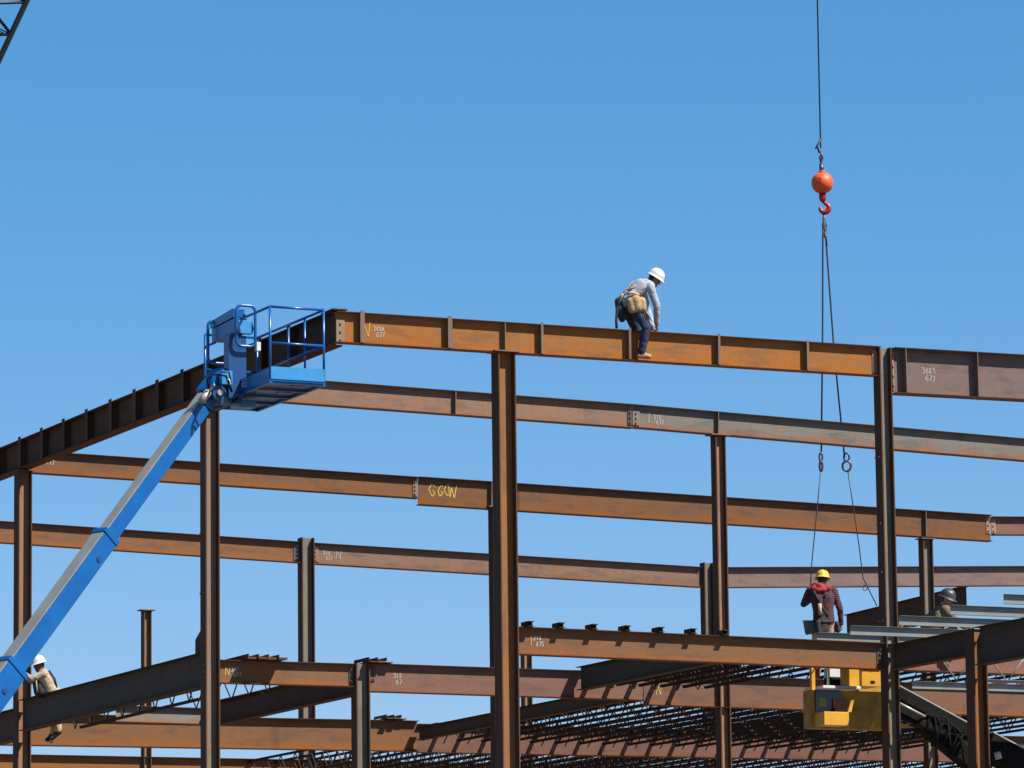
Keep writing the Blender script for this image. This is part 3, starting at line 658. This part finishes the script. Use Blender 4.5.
for z, nm in ((zt, 'top_rail'), (zm, 'mid_rail')):
    MB().tube([(x, y, z) for x, y in A_[:2]], rail, 8).build(nm, 'blue', LIFT)
    MB().tube([(A_[3][0], A_[3][1], z - .002), (A_[0][0], A_[0][1], z - .002)], rail, 8).build(nm, 'blue', LIFT)
    MB().tube([(A_[2][0], A_[2][1], z - .001), (A_[3][0], A_[3][1], z - .001)], rail, 8).build(nm, 'blue', LIFT)
MB().tube([(A_[1][0], A_[1][1], zt), (A_[1][0], YM - .15, zt)], rail, 8).build('top_rail', 'blue', LIFT)
MB().tube([(A_[2][0], A_[2][1], zt - .2), (A_[2][0], YM + .95, zt - .2)], rail, 8).build('mid_rail', 'blue', LIFT)
mb = MB()
for k in range(3): mb.box((XB0 - .004, YB0 + .95 + (.0 if k else 0), zf + .06 + k * .05), (XB0 - .001, YB0 + 1.12, zf + .072 + k * .05))
mb.box((XB0 - .004, YB0 + 1.125, zf + .06), (XB0 - .001, YB0 + 1.15, zf + .172)); mb.build('decal', 'white', flo)
# console with guard hoops
def hoop(y, x0, x1, z0, z1, r=.024):
    pts = []
    for cx, cz, a0 in ((x1 - .09, z1 - .09, 0), (x0 + .09, z1 - .09, 90), (x0 + .09, z0 + .09, 180), (x1 - .09, z0 + .09, 270)):
        for k in range(5):
            a = math.radians(a0 + k * 22.5); pts.append((cx + .09 * math.cos(a), y, cz + .09 * math.sin(a)))
    return MB().tube(pts, r, 8, closed=True)
con = MB(); con.prism([(XB0 - 0.060, YM - .1, zf + .96), (XB0 - 0.060, YM + .9, zf + .96), (XB0 - 0.060, YM + .9, zf + 1.17), (XB0 - 0.060, YM - .1, zf + 1.2)], (.22, 0, 0))
co_ = con.build('console', 'blue', LIFT, bevel=.015)
con = MB(); con.prism([(XB0 - 0.070, YM - .05, zf + 1.215), (XB0 - 0.070, YM + .95, zf + 1.185), (XB0 - 0.070, YM + .95, zf + 1.3), (XB0 - 0.070, YM - .05, zf + 1.36)], (.2, 0, 0)); con.build('console_lid', 'blue', co_, bevel=.015)
hoop(YM - .28, XB0 - 0.100, XB0 + 0.220, zf + .72, zf + 1.37).build('guard_hoop', 'blue', LIFT)
hoop(YM + .86, XB0 - 0.140, XB0 + 0.220, zf + .62, zf + 1.3).build('guard_hoop', 'blue', LIFT)
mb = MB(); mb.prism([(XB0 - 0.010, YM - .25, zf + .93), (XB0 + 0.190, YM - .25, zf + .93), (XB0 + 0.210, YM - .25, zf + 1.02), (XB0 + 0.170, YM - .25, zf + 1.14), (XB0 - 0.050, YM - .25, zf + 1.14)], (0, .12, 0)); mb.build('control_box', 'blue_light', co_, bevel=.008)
mb = MB(); mb.tube([(XB0 + 0.070, YM - .2, zf + 1.14), (XB0 + 0.070, YM - .2, zf + 1.22)], .012, 6); mb.ball((XB0 + 0.070, YM - .2, zf + 1.22), .025, 6); mb.build('joystick', 'black', co_)
mb = MB(); mb.box((XB0 + 0.240, YM - .29, zf + .66), (XB0 + 0.310, YM - .2, zf + .8)); mb.build('work_light', 'white', LIFT, bevel=.008)
mb = MB(); mb.tube([(XB0 - 0.140, YM + .55, zf + .5), (XB0 - 0.310, YM + .6, zf + .3), (XB0 - 0.290, YM + .5, zf + .0), (XB0 - 0.160, YM + .3, zf - .12)], .02, 8); mb.build('hose', 'black', LIFT)
# chassis standing on the dirt
mb = MB(); mb.box((bx.x - 1.6, bx.y - .9, .55), (bx.x + 1.6, bx.y + .9, 1.05)); mb.build('chassis', 'blue', LIFT, bevel=.04)
mb = MB(); mb.box((bx.x - 1.9, bx.y - .75, 1.06), (bx.x + .9, bx.y + .75, 1.95)); mb.build('turret', 'blue', LIFT, bevel=.06)
for sx in (-1.1, 1.1):
    for sy in (-1, 1):
        yy = bx.y + sy * .92
        wh = MB().tube([(bx.x + sx, yy, .5), (bx.x + sx, yy + sy * .32, .5)], .5, 24).build('wheel', 'black', LIFT)
        MB().tube([(bx.x + sx, yy + sy * .321, .5), (bx.x + sx, yy + sy * .345, .5)], .26, 16).build('rim', 'white', wh)

# ---------------------------------------------------------------- yellow boom lift among the joists
YY = .22
def yp(px, py, dy=0): return onY(px, py, YY + dy)
yb = yp(850, 725)
YL = empty('boom_lift', (yb.x + 6.5, YY + .6, 0), 'yellow boom lift basket with dark glass and green sticker under the orange floor beam', 'boom lift')
def ybox(name, mat, x0, y0, x1, y1, d0, d1, parent=YL, bevel=.012):
    a = yp(x0, y1, d0); b_ = yp(x1, y0, d0)
    return MB().box((a.x, YY + d0, a.z), (b_.x, YY + d1, b_.z)).build(name, mat, parent, bevel=bevel)
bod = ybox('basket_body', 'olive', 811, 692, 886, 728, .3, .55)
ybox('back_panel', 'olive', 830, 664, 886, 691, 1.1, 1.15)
ybox('corner_post', 'yellow', 812, 666, 815, 691.8, .5, .58)
ybox('upper_panel', 'yellow', 842.5, 662, 859, 686, .5, .58)
eb = ybox('engine_box', 'yellow', 862, 669, 880.5, 686, .5, 1.0); ybox('lid', 'primer', 861.5, 665.5, 881, 668.7, .47, 1.0, eb); ybox('latch', 'black', 871, 680.8, 875, 683, .488, .498, eb, 0)
ybox('window_post', 'silver', 827.5, 666, 829.5, 686, .5, .53)
ybox('red_box', 'redbox', 816, 669, 820, 678, .7, .9); ybox('white_box', 'white', 829.8, 668, 842, 677, .8, 1.0); ybox('black_box', 'black', 829.8, 677.4, 842, 686, .75, .95)
ybox('gleam_shelf', 'white', 823, 686.3, 861, 688, .4, 1.05)  # white here paints in the gleam along the ledge
wn = ybox('window', 'glass', 816, 690, 841, 711, .27, .297, bevel=.0); ybox('sticker', 'sticker', 819.3, 698, 826, 706.5, .264, .268, wn, 0)
ybox('reflector_panel', 'r_plum', 833.5, 699, 846.5, 708, .24, .264, bevel=.004)
ybox('lower_panel', 'yellow', 824.5, 712, 849, 725, -.06, .298)
mb = MB(); mb.prism([yp(848, 712, -.05), yp(851.5, 712, -.05), yp(854, 700, -.05), yp(851, 701, -.05)], (0, .04, 0)); mb.build('brace', 'yellow', YL)
mb = MB(); mb.prism([yp(870, 728.5, -.05), yp(874, 728.5, -.05), yp(876, 719, -.05), yp(874.5, 719, -.05)], (0, .04, 0)); mb.build('brace', 'yellow', YL)
ybox('bracket', 'yellow', 876.5, 718, 883, 728.5, -.05, -.01)
mb = MB(); mb.prism([yp(899.5, 722.5, 1.2), yp(915, 727.5, 1.2), yp(899.5, 728, 1.2)], (0, .05, 0)); mb.build('bracket', 'yellow', YL)
# arm: two big arms down to the right with bright edges
def arm(name, pts, w_, h_, d, mat='steelgrey', edge=True):
    P = [yp(*q_, d) for q_ in pts]; o = None
    for a, c_ in zip(P, P[1:]):
        o = MB().bar(a, c_, w_, h_).build(name, mat, YL, bevel=.02)
        if edge:
            dd = (c_ - a).normalized(); n_ = dd.cross(V((0, 1, 0))).normalized()
            if n_.z < 0: n_ = -n_
            MB().bar(a + n_ * (h_ / 2 + .012), c_ + n_ * (h_ / 2 + .012), w_ * .9, .02).build('edge_strip', 'silver', o)
    return o
arm('upper_arm', [(891, 691), (973, 735)], .3, .2, 1.3)
arm('lower_link', [(897, 711), (944, 730)], .14, .2, 1.05, edge=False)
a2 = arm('lower_arm', [(922, 722), (965, 757), (1010, 800)], .3, .3, 1.7, edge=False)
arm('tail_arm', [(984, 745), (1060, 785)], .4, .42, 1.0)
MB().tube([yp(899, 703, .9), yp(925, 716.5, .9)], .022, 8).build('cylinder_rod', 'silver', YL)
rnd = random.Random(5)
for k in range(8):
    x = 921 + k * 5.6 + rnd.uniform(-3, 3); y = 715 + k * 3.2 + rnd.uniform(-3, 3); dx = rnd.uniform(6, 18)
    MB().tube([yp(x - rnd.uniform(2, 10), y + rnd.uniform(12, 26), 1.0), yp(x - rnd.uniform(-3, 3), y + 4, .97), yp(x + dx * .3, y - rnd.uniform(2, 7), .95), yp(x + dx * .8, y - rnd.uniform(-3, 3), .95), yp(x + dx, y + rnd.uniform(10, 22), 1.0), yp(x + dx * rnd.uniform(.3, 1.3), y + 27, 1.05)], .02, 6).build('hose', 'black', YL)
MB().tube([yp(997, 752, .68), yp(999, 759, .68)], .06, 10).build('pin', 'silver', YL)
E_ = yp(1010, 800, 1.7)
gb = V((YL.location.x, YL.location.y, 0))
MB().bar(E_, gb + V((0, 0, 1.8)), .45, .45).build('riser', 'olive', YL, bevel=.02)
mb = MB(); mb.box((gb.x - 1.5, gb.y - .9, .5), (gb.x + 1.5, gb.y + .9, 1.7)); mb.build('chassis', 'yellow', YL, bevel=.05)
for sx in (-1.0, 1.0):
    for sy in (-1, 1):
        wh = MB().tube([(gb.x + sx, gb.y + sy * .92, .5), (gb.x + sx, gb.y + sy * 1.24, .5)], .5, 24).build('wheel', 'black', YL)

# ---------------------------------------------------------------- people
def capsule(mb, a, ra, b, rb_, n=12, squash=None):
    a, b = V(a), V(b)
    d = b - a
    if d.length < 1e-5: mb.ball(a, ra, 8); return
    d.normalize(); x = d.orthogonal().normalized() if squash is None else (V(squash) - d * V(squash).dot(d)).normalized(); y = d.cross(x)
    rings = []
    for k in range(4): th = PI / 2 * (1 - k / 4); rings.append((a - d * ra * math.sin(th), max(.001, ra * math.cos(th))))
    rings.append((a, ra)); rings.append((b, rb_))
    for k in range(1, 5): th = PI / 2 * k / 4; rings.append((b + d * rb_ * math.sin(th), max(.001, rb_ * math.cos(th))))
    vs = []; fs = []
    for c_, r_ in rings: vs += [c_ + x * r_ * math.cos(2 * PI * j / n) + y * r_ * math.sin(2 * PI * j / n) for j in range(n)]
    for i in range(len(rings) - 1): fs += [(i * n + j, i * n + (j + 1) % n, (i + 1) * n + (j + 1) % n, (i + 1) * n + j) for j in range(n)]
    fs += [tuple(range(n))[::-1], tuple((len(rings) - 1) * n + j for j in range(n))]
    mb.add(vs, fs, True)
def fused(name, mb, mat, parent, vox=.011, smooth=2, wrinkle=0.0, local=True):
    o = mb.build(name, mat, parent, not local)
    md = o.modifiers.new('r', 'REMESH'); md.mode = 'VOXEL'; md.voxel_size = vox
    sm = o.modifiers.new('s', 'SMOOTH'); sm.iterations = smooth; sm.factor = .5
    if wrinkle:
        tx = bpy.data.textures.new('w', 'CLOUDS'); tx.noise_scale = .07
        dm = o.modifiers.new('d', 'DISPLACE'); dm.texture = tx; dm.strength = wrinkle; dm.mid_level = .5
    bpy.context.view_layer.update()
    dg = bpy.context.evaluated_depsgraph_get(); me = bpy.data.meshes.new_from_object(o.evaluated_get(dg))
    o.modifiers.clear(); old = o.data; o.data = me; bpy.data.meshes.remove(old)
    me.polygons.foreach_set('use_smooth', [True] * len(me.polygons))
    if not me.materials: me.materials.append(M[mat])
    return o
def hand(mb, wr, d, up_, curl=.5, sidev=None):
    """palm, four bent fingers of different length and a thumb"""
    wr, d = V(wr), V(d).normalized(); up_ = V(up_); up_ = (up_ - d * up_.dot(d)).normalized(); s = d.cross(up_)
    for k in (-.027, -.009, .009, .027): capsule(mb, wr + s * k * .7, .021, wr + d * .085 + s * k, .016)
    for k, L_ in ((-.03, .075), (-.01, .088), (.01, .083), (.03, .064)):
        p = wr + d * .09 + s * k * 1.05; d1 = (d * math.cos(curl) - up_ * math.sin(curl)); d2 = (d * math.cos(curl * 2.3) - up_ * math.sin(curl * 2.3))
        q_ = p + d1 * L_ * .5; capsule(mb, p, .0105, q_, .01, 8); capsule(mb, q_, .01, q_ + d2 * L_ * .5, .0085, 8)
    p = wr + d * .025 - s * .03; q_ = p + (d * .5 - s * .8 - up_ * .3).normalized() * .045; capsule(mb, p, .014, q_, .012, 8)
    capsule(mb, q_, .012, q_ + (d * .9 - s * .15 - up_ * .5).normalized() * .035, .01, 8)
def person(label, loc, rz, J, mats, hat, face, group='ironworkers on the steel', sleeve_to=.97, legs=True, curl=(.6, .6)):
    r = empty('person', loc, label, 'person', None, rz)
    J = {k: V(v) for k, v in J.items()}; face = V(face).normalized()
    hc_ = J['head']; up_ = (hc_ - J['neck']).normalized()
    up_ = (V(J.get('headup', up_))).normalized(); rt = face.cross(up_).normalized(); up_ = rt.cross(face)
    HM = Matrix((rt, face, up_)).transposed()
    bd = MB()
    bd.ball(hc_, (.076, .095, .112), 10, HM); capsule(bd, hc_ + face * .03 - up_ * .07, .055, hc_ + face * .05 - up_ * .085, .042)   # skull, jaw
    capsule(bd, hc_ + face * .088 + up_ * .012, .011, hc_ + face * .108 - up_ * .022, .016, 8)                                      # nose
    capsule(bd, hc_ + face * .085 - up_ * .058 - rt * .018, .012, hc_ + face * .085 - up_ * .058 + rt * .018, .012, 8)                # lips
    for s in (-1, 1): capsule(bd, hc_ + rt * s * .076 + up_ * .02, .016, hc_ + rt * s * .074 - up_ * .025, .012, 8)                    # ears
    capsule(bd, J['neck'] - up_ * .02, .062, hc_ - up_ * .05 - face * .015, .055)
    def torso(mb, g_):
        ac = (J['shR'] - J['shL']); wv_ = ac.normalized(); ch = J['chest']; pv = J['pelvis']; md_ = (ch + pv) / 2
        for s in (-1, 1):
            capsule(mb, J['neck'] - (J['neck'] - ch) * .25 + wv_ * s * .03, .07 + g_, (J['shR'] if s > 0 else J['shL']) * .86 + J['neck'] * .14, .075 + g_)
            capsule(mb, ch + wv_ * s * .085, .118 + g_, md_ + wv_ * s * .06, .112 + g_); capsule(mb, md_ + wv_ * s * .06, .112 + g_, pv + wv_ * s * .06, .118 + g_)
    def arms(mb, g_, to=1.0):
        for s in 'LR':
            a, e, w_ = J['sh' + s], J['el' + s], J['wr' + s]; w2 = e + (w_ - e) * to
            capsule(mb, a, .062 + g_, e, .045 + g_); capsule(mb, e, .045 + g_, w2, .031 + g_ * (1.2 if to < 1 else 1))
    def pants(mb, g_, to=1.0):
        for s in 'LR':
            a, k_, an = J['hip' + s], J['knee' + s], J['ank' + s]; a2 = k_ + (an - k_) * to
            capsule(mb, a, .098 + g_, k_, .064 + g_); capsule(mb, k_, .064 + g_, a2, .046 + g_ * (1.6 if to < 1 else 1))
        capsule(mb, J['hipL'], .1 + g_, J['hipR'], .1 + g_)
        capsule(mb, (J['hipL'] + J['hipR']) / 2, .12 + g_, J['pelvis'] + (J['chest'] - J['pelvis']) * .12, .128 + g_)
    torso(bd, 0); arms(bd, 0); pants(bd, 0)
    for s in 'LR': capsule(bd, J['ank' + s], .045, J['ank' + s] + J['toe' + s] * .14 - V((0, 0, .05)), .035)
    for i, s in enumerate('LR'): hand(bd, J['wr' + s], J['hd' + s], J['hu' + s], curl[i])
    fused('person_body', bd, mats['skin'], r, .0085, 1)
    sh = MB(); torso(sh, .014); arms(sh, .013, sleeve_to); fused('shirt', sh, mats['shirt'], r, .012, 2, .02)
    pn = MB(); pants(pn, .014, .96); fused('trousers', pn, mats['trousers'], r, .012, 2, .018)
    for s in 'LR':
        b_ = MB(); an = J['ank' + s]; td = J['toe' + s].normalized(); dn = V((0, 0, -1)) if 'dn' + s not in J else J['dn' + s]
        capsule(b_, an + (J['knee' + s] - an).normalized() * .08, .056, an, .055); capsule(b_, an + dn * .045 - td * .04, .042, an + dn * .05 + td * .13, .044); capsule(b_, an + dn * .02, .05, an + dn * .045 + td * .09, .046)
        sd_ = td.cross(dn).normalized()
        capsule(b_, an + dn * .045 + td * .1 - sd_ * .012, .042, an + dn * .045 + td * .14 + sd_ * .012, .042)
        fused('boot', b_, mats['boot'], r, .011, 1)
    hr = MB(); hr.ball(hc_ - face * .012 + up_ * .012, (.081, .093, .108), 10, HM)
    o = hr.build('hair', 'hair', r, False)
    bm = bmesh.new(); bm.from_mesh(o.data)
    bmesh.ops.delete(bm, geom=[v_ for v_ in bm.verts if (v_.co - hc_).dot(face) > .03 - .3 * (v_.co - hc_).dot(up_) * 0 or (v_.co - hc_).dot(up_) < -.06], context='VERTS'); bm.to_mesh(o.data); bm.free()
    for s in (-1, 1):
        e = MB(); e.ball(hc_ + face * .086 + up_ * .006 + rt * s * .032, .011, 6); e.build('eye', 'eye', r, False)
    # hard hat: shell, ridge and brim
    ht = MB(); ho = hc_ + up_ * .045; hf = (face * .97 + up_ * .0).normalized()
    n = 24; prof = [(.0, .135), (.045, .132), (.085, .112), (.108, .075), (.117, .03), (.119, .0), (.142, -.012), (.144, -.018), (.12, -.012), (.108, .0), (.1, .07), (.06, .108), (0, .122)]
    vs = []; fs = []
    for a_, z_ in prof:
        for j in range(n):
            th = 2 * PI * j / n; ex = 1 + .16 * abs(math.sin(th)) + (.14 * max(0, math.sin(th)) if z_ < 0 else 0)
            vs.append(ho + rt * a_ * math.cos(th) + face * a_ * math.sin(th) * ex + up_ * (z_ - (.012 * max(0, math.sin(th)) if z_ < 0 else 0)))
    for i in range(len(prof) - 1): fs += [(i * n + j, i * n + (j + 1) % n, (i + 1) * n + (j + 1) % n, (i + 1) * n + j) for j in range(n)]
    ht.add(vs, fs, True)
    hh = ht.build('hard_hat', hat, r, False)
    rg = MB(); rg.tube([ho + face * (-.112 + .028 * i) + up_ * (.136 * math.sqrt(max(0, 1 - ((-.112 + .028 * i) / .137) ** 2)) + .002) for i in range(9)], .012, 6); rg.build('ridge', hat, hh, False)
    return r, J
def extra(r, name, mat, fn, bevel=0, vox=None):
    mb = MB(); fn(mb)
    return fused(name, mb, mat, r, vox, 2) if vox else mb.build(name, mat, r, False, bevel=bevel)

# worker stooping over the front roof beam; frame: x along the beam, y away, z up from the bottom flange
zb = R1.p0.z + R1.x.z * 2.9 - .495 + .02
fp = onY(641, 354, -.07)
JA = dict(pelvis=(-.17, .04, .97), chest=(.03, .02, 1.2), neck=(.18, .02, 1.29), head=(.31, -.02, 1.345), headup=(-.25, 0, .97),
          shR=(.16, -.16, 1.19), shL=(.18, .19, 1.19), elR=(.255, -.2, .87), elL=(.32, .26, .88), wrR=(.3, -.1, .6), wrL=(.31, .1, .6),
          hdR=(.2, .25, -.9), hdL=(.0, -.1, -1), huR=(.9, -.4, 0), huL=(1, .3, 0),
          hipR=(-.15, -.06, .94), hipL=(-.15, .14, .94), kneeR=(.06, -.2, .52), kneeL=(.13, .3, .56), ankR=(.0, -.125, .1), ankL=(.02, .2, .1), toeR=(1, -.1, 0), toeL=(1, .1, 0))
W1, J = person('stooping worker in a white hard hat and pale blue shirt on the front roof beam', (fp.x - .02, 0, zb), 0, JA,
               dict(skin='skin_tan', shirt='shirt_blue', trousers='jeans', boot='boot'), 'white', (.8, -.3, -.5), curl=(.9, .9))
def f(mb):
    capsule(mb, (-.12, -.2, 0.945), .088, (-.1, -.2, 0.825), .084); capsule(mb, (-.02, -.2, 0.935), .075, (-.0, -.2, 0.815), .07); capsule(mb, (-.2, -.17, 0.915), .075, (-.18, -.18, 0.795), .07)
extra(W1, 'tool_pouch', 'leather', f, vox=.014)
extra(W1, 'tool_pouch', 'strap', lambda mb: (capsule(mb, (-.33, .0, 0.945), .07, (-.31, .0, 0.735), .065), capsule(mb, (-.27, .05, 0.835), .07, (-.25, .05, 0.675), .06)), vox=.014)
extra(W1, 'harness', 'strap_tan', lambda mb: (mb.tube([(-.3, -.1, 1.065), (-.33, -.07, 0.995), (-.33, -.0, 0.895), (-.36, -.0, 0.795)], .02, 6), mb.tube([(-.24, -.12, 1.115), (-.12, -.13, 1.175), (.02, -.15, 1.265), (.1, -.15, 1.305)], .018, 6), mb.tube([(-.26, -.15, 1.045), (-.17, -.19, 1.065), (-.06, -.17, 1.045), (-.02, -.06, 1.015)], .022, 6)))
extra(W1, 'lanyard', 'strap', lambda mb: mb.tube([(-.34, -.03, 0.915), (-.38, -.03, 0.795), (-.395, -.03, 0.615), (-.39, -.03, 0.495)], .022, 6))
extra(W1, 'spud_wrench', 'bolt', lambda mb: (mb.tube([(-.02, -.19, 0.855), (.06, -.26, 0.715), (.13, -.28, 0.595)], [.016, .012, .006], 6), mb.tube([(.0, -.2, 0.835), (.03, -.25, 0.635)], .012, 6)))

# worker with the yellow hard hat, back to the camera; stands on the second floor beam
p2 = onY(824, 678, Y2 - .02); z2 = F2c.p0.z + (p2.x - F2c.p0.x) * F2c.x.z / F2c.x.x
RZ = -math.atan2(.42, .9075)
JB = dict(pelvis=(.02, -.02, .98), chest=(.0, -.01, 1.36), neck=(-.01, .04, 1.58), head=(.015, .07, 1.67), headup=(.03, -.05, 1),
          shR=(.2, .02, 1.47), shL=(-.21, .04, 1.47), elR=(.29, -.02, 1.17), elL=(-.31, .06, 1.27), wrR=(.31, .06, .93), wrL=(-.2, .26, 1.34), hdR=(.05, .2, -1), hdL=(.2, .6, .6), huR=(1, 0, 0), huL=(-1, 0, .4),
          hipR=(.11, -.01, .92), hipL=(-.09, -.01, .92), kneeR=(.13, .05, .5), kneeL=(-.11, .04, .5), ankR=(.12, -.02, .09), ankL=(-.12, -.0, .09), toeR=(.35, 1, 0), toeL=(-.2, 1, 0))
JB = {k: (tuple(V(v) * 1.06) if k[:2] not in ('hd', 'hu', 'to') and k != 'headup' else v) for k, v in JB.items()}
W2, J = person('worker in a yellow hard hat and dark plaid jacket, back turned, below the slings', (p2.x, Y2 - .02, z2), RZ, JB,
               dict(skin='skin_fair', shirt='plaid', trousers='pale_pants', boot='boot'), 'yhat', (.15, 1, -.12))
extra(W2, 'hood', 'redhood', lambda mb: (capsule(mb, (-.14, -.04, 1.6), .07, (.1, -.05, 1.61), .065), capsule(mb, (-.13, .04, 1.66), .06, (-.04, -.06, 1.64), .075), capsule(mb, (.02, -.08, 1.58), .06, (-.08, -.08, 1.57), .065)), vox=.013)
extra(W2, 'harness', 'strap', lambda mb: (mb.tube([(-.16, -.12, 1.56), (-.08, -.165, 1.4), (-.0, -.165, 1.24), (.08, -.16, 1.1)], .024, 6), mb.tube([(.15, -.12, 1.56), (.05, -.165, 1.4), (-.05, -.165, 1.24), (-.09, -.16, 1.1)], .024, 6), mb.tube([(-.18, -.1, 1.02), (0, -.175, 1.0), (.19, -.1, 1.02)], .034, 6), capsule(mb, (-.05, -.16, 1.36), .045, (-.05, -.165, 1.26), .04)))
extra(W2, 'lanyard', 'strap_tan', lambda mb: (mb.tube([(-.06, -.2, 1.32), (-.06, -.21, 1.22), (-.05, -.2, 1.12)], .034, 8)))
extra(W2, 'tool_bag', 'bucket', lambda mb: (mb.prism([(-.36, -.06, 1.05), (-.16, -.12, 1.04), (-.16, -.12, .82), (-.32, -.06, .8)], (.03, .17, 0))), bevel=.02)
extra(W2, 'tool_pouch', 'strap', lambda mb: (capsule(mb, (-.1, -.14, 1.0), .07, (-.08, -.15, .82), .06), capsule(mb, (.24, -.06, .98), .05, (.26, -.04, .86), .045)), vox=.014)

# tan-shirted worker sitting on the left girder
p3 = onX(46, 692, X0); 
JC = dict(pelvis=(.1, .06, .06), chest=(-.02, .03, .28), neck=(-.08, .0, .43), head=(-.125, -.04, .535), headup=(-.1, 0, 1),
          shR=(-.02, .2, .36), shL=(-.02, -.15, .36), elR=(-.26, .22, .26), elL=(-.24, -.19, .27), wrR=(-.4, .1, .36), wrL=(-.4, -.08, .38), hdR=(-.9, -.1, .5), hdL=(-.9, .1, .4), huR=(0, 0, 1), huL=(0, 0, 1),
          hipR=(.16, .16, .02), hipL=(.14, .02, .02), kneeR=(.18, .34, -.24), kneeL=(.2, .2, -.26), ankR=(.1, .36, -.66), ankL=(.2, .24, -.64), toeR=(-.8, .2, -.6), toeL=(-.8, .1, -.6))
W3, J = person('worker in a white hard hat and tan shirt behind the dark girder by the boom', (X0, p3.y, 9.23), RZ, JC,
               dict(skin='skin_dark', shirt='tan_shirt', trousers='pale_pants', boot='strap'), 'white', (-.8, -.5, -.25))
extra(W3, 'harness', 'strap', lambda mb: (mb.tube([(.09, -.1, .12), (.05, -.125, .26), (.02, -.13, .4)], .02, 6), mb.tube([(.2, -.04, .12), (.16, -.07, .28), (.06, -.09, .43)], .022, 6)))
extra(W3, 'tool_bag', 'strap', lambda mb: (capsule(mb, (-.13, -.06, .17), .11, (-.1, -.04, .05), .12)), vox=.014)
extra(W3, 'lanyard', 'strap_tan', lambda mb: mb.tube([(-.16, -.2, .27), (-.15, -.21, .14), (-.14, -.2, .02)], .014, 6))
extra(W3, 'lanyard', 'strap_tan', lambda mb: mb.tube([(.14, .2, .1), (.2, .3, -.3), (.12, .3, -.66), (.06, .3, -.86)], .03, 8))

# crouching worker at the right
p4 = onY(939, 640, .06)
JD = dict(pelvis=(-.14, .0, .34), chest=(-.0, .0, .66), neck=(.1, .0, .86), head=(.14, -.02, .97), headup=(-.12, 0, 1),
          shR=(.12, -.17, .76), shL=(-.02, .17, .76), elR=(.3, -.2, .56), elL=(-.34, .1, .6), wrR=(.4, -.16, .5), wrL=(-.56, .02, .56), hdR=(1, .1, -.2), hdL=(-1, -.1, -.1), huR=(0, 0, 1), huL=(0, 0, 1),
          hipR=(-.12, -.1, .32), hipL=(-.12, .1, .32), kneeR=(.24, -.13, .44), kneeL=(.16, .17, .12), ankR=(.12, -.12, .09), ankL=(-.3, .14, .09), toeR=(1, 0, 0), toeL=(1, .1, -.3))
W4, J = person('crouching worker in a grey hard hat and khaki clothes near the pale slim column', (p4.x, .06, F1b.p0.z - .21), RZ, JD,
               dict(skin='skin_fair', shirt='khaki', trousers='khaki', boot='boot'), 'greyhat', (.75, -.35, -.35))
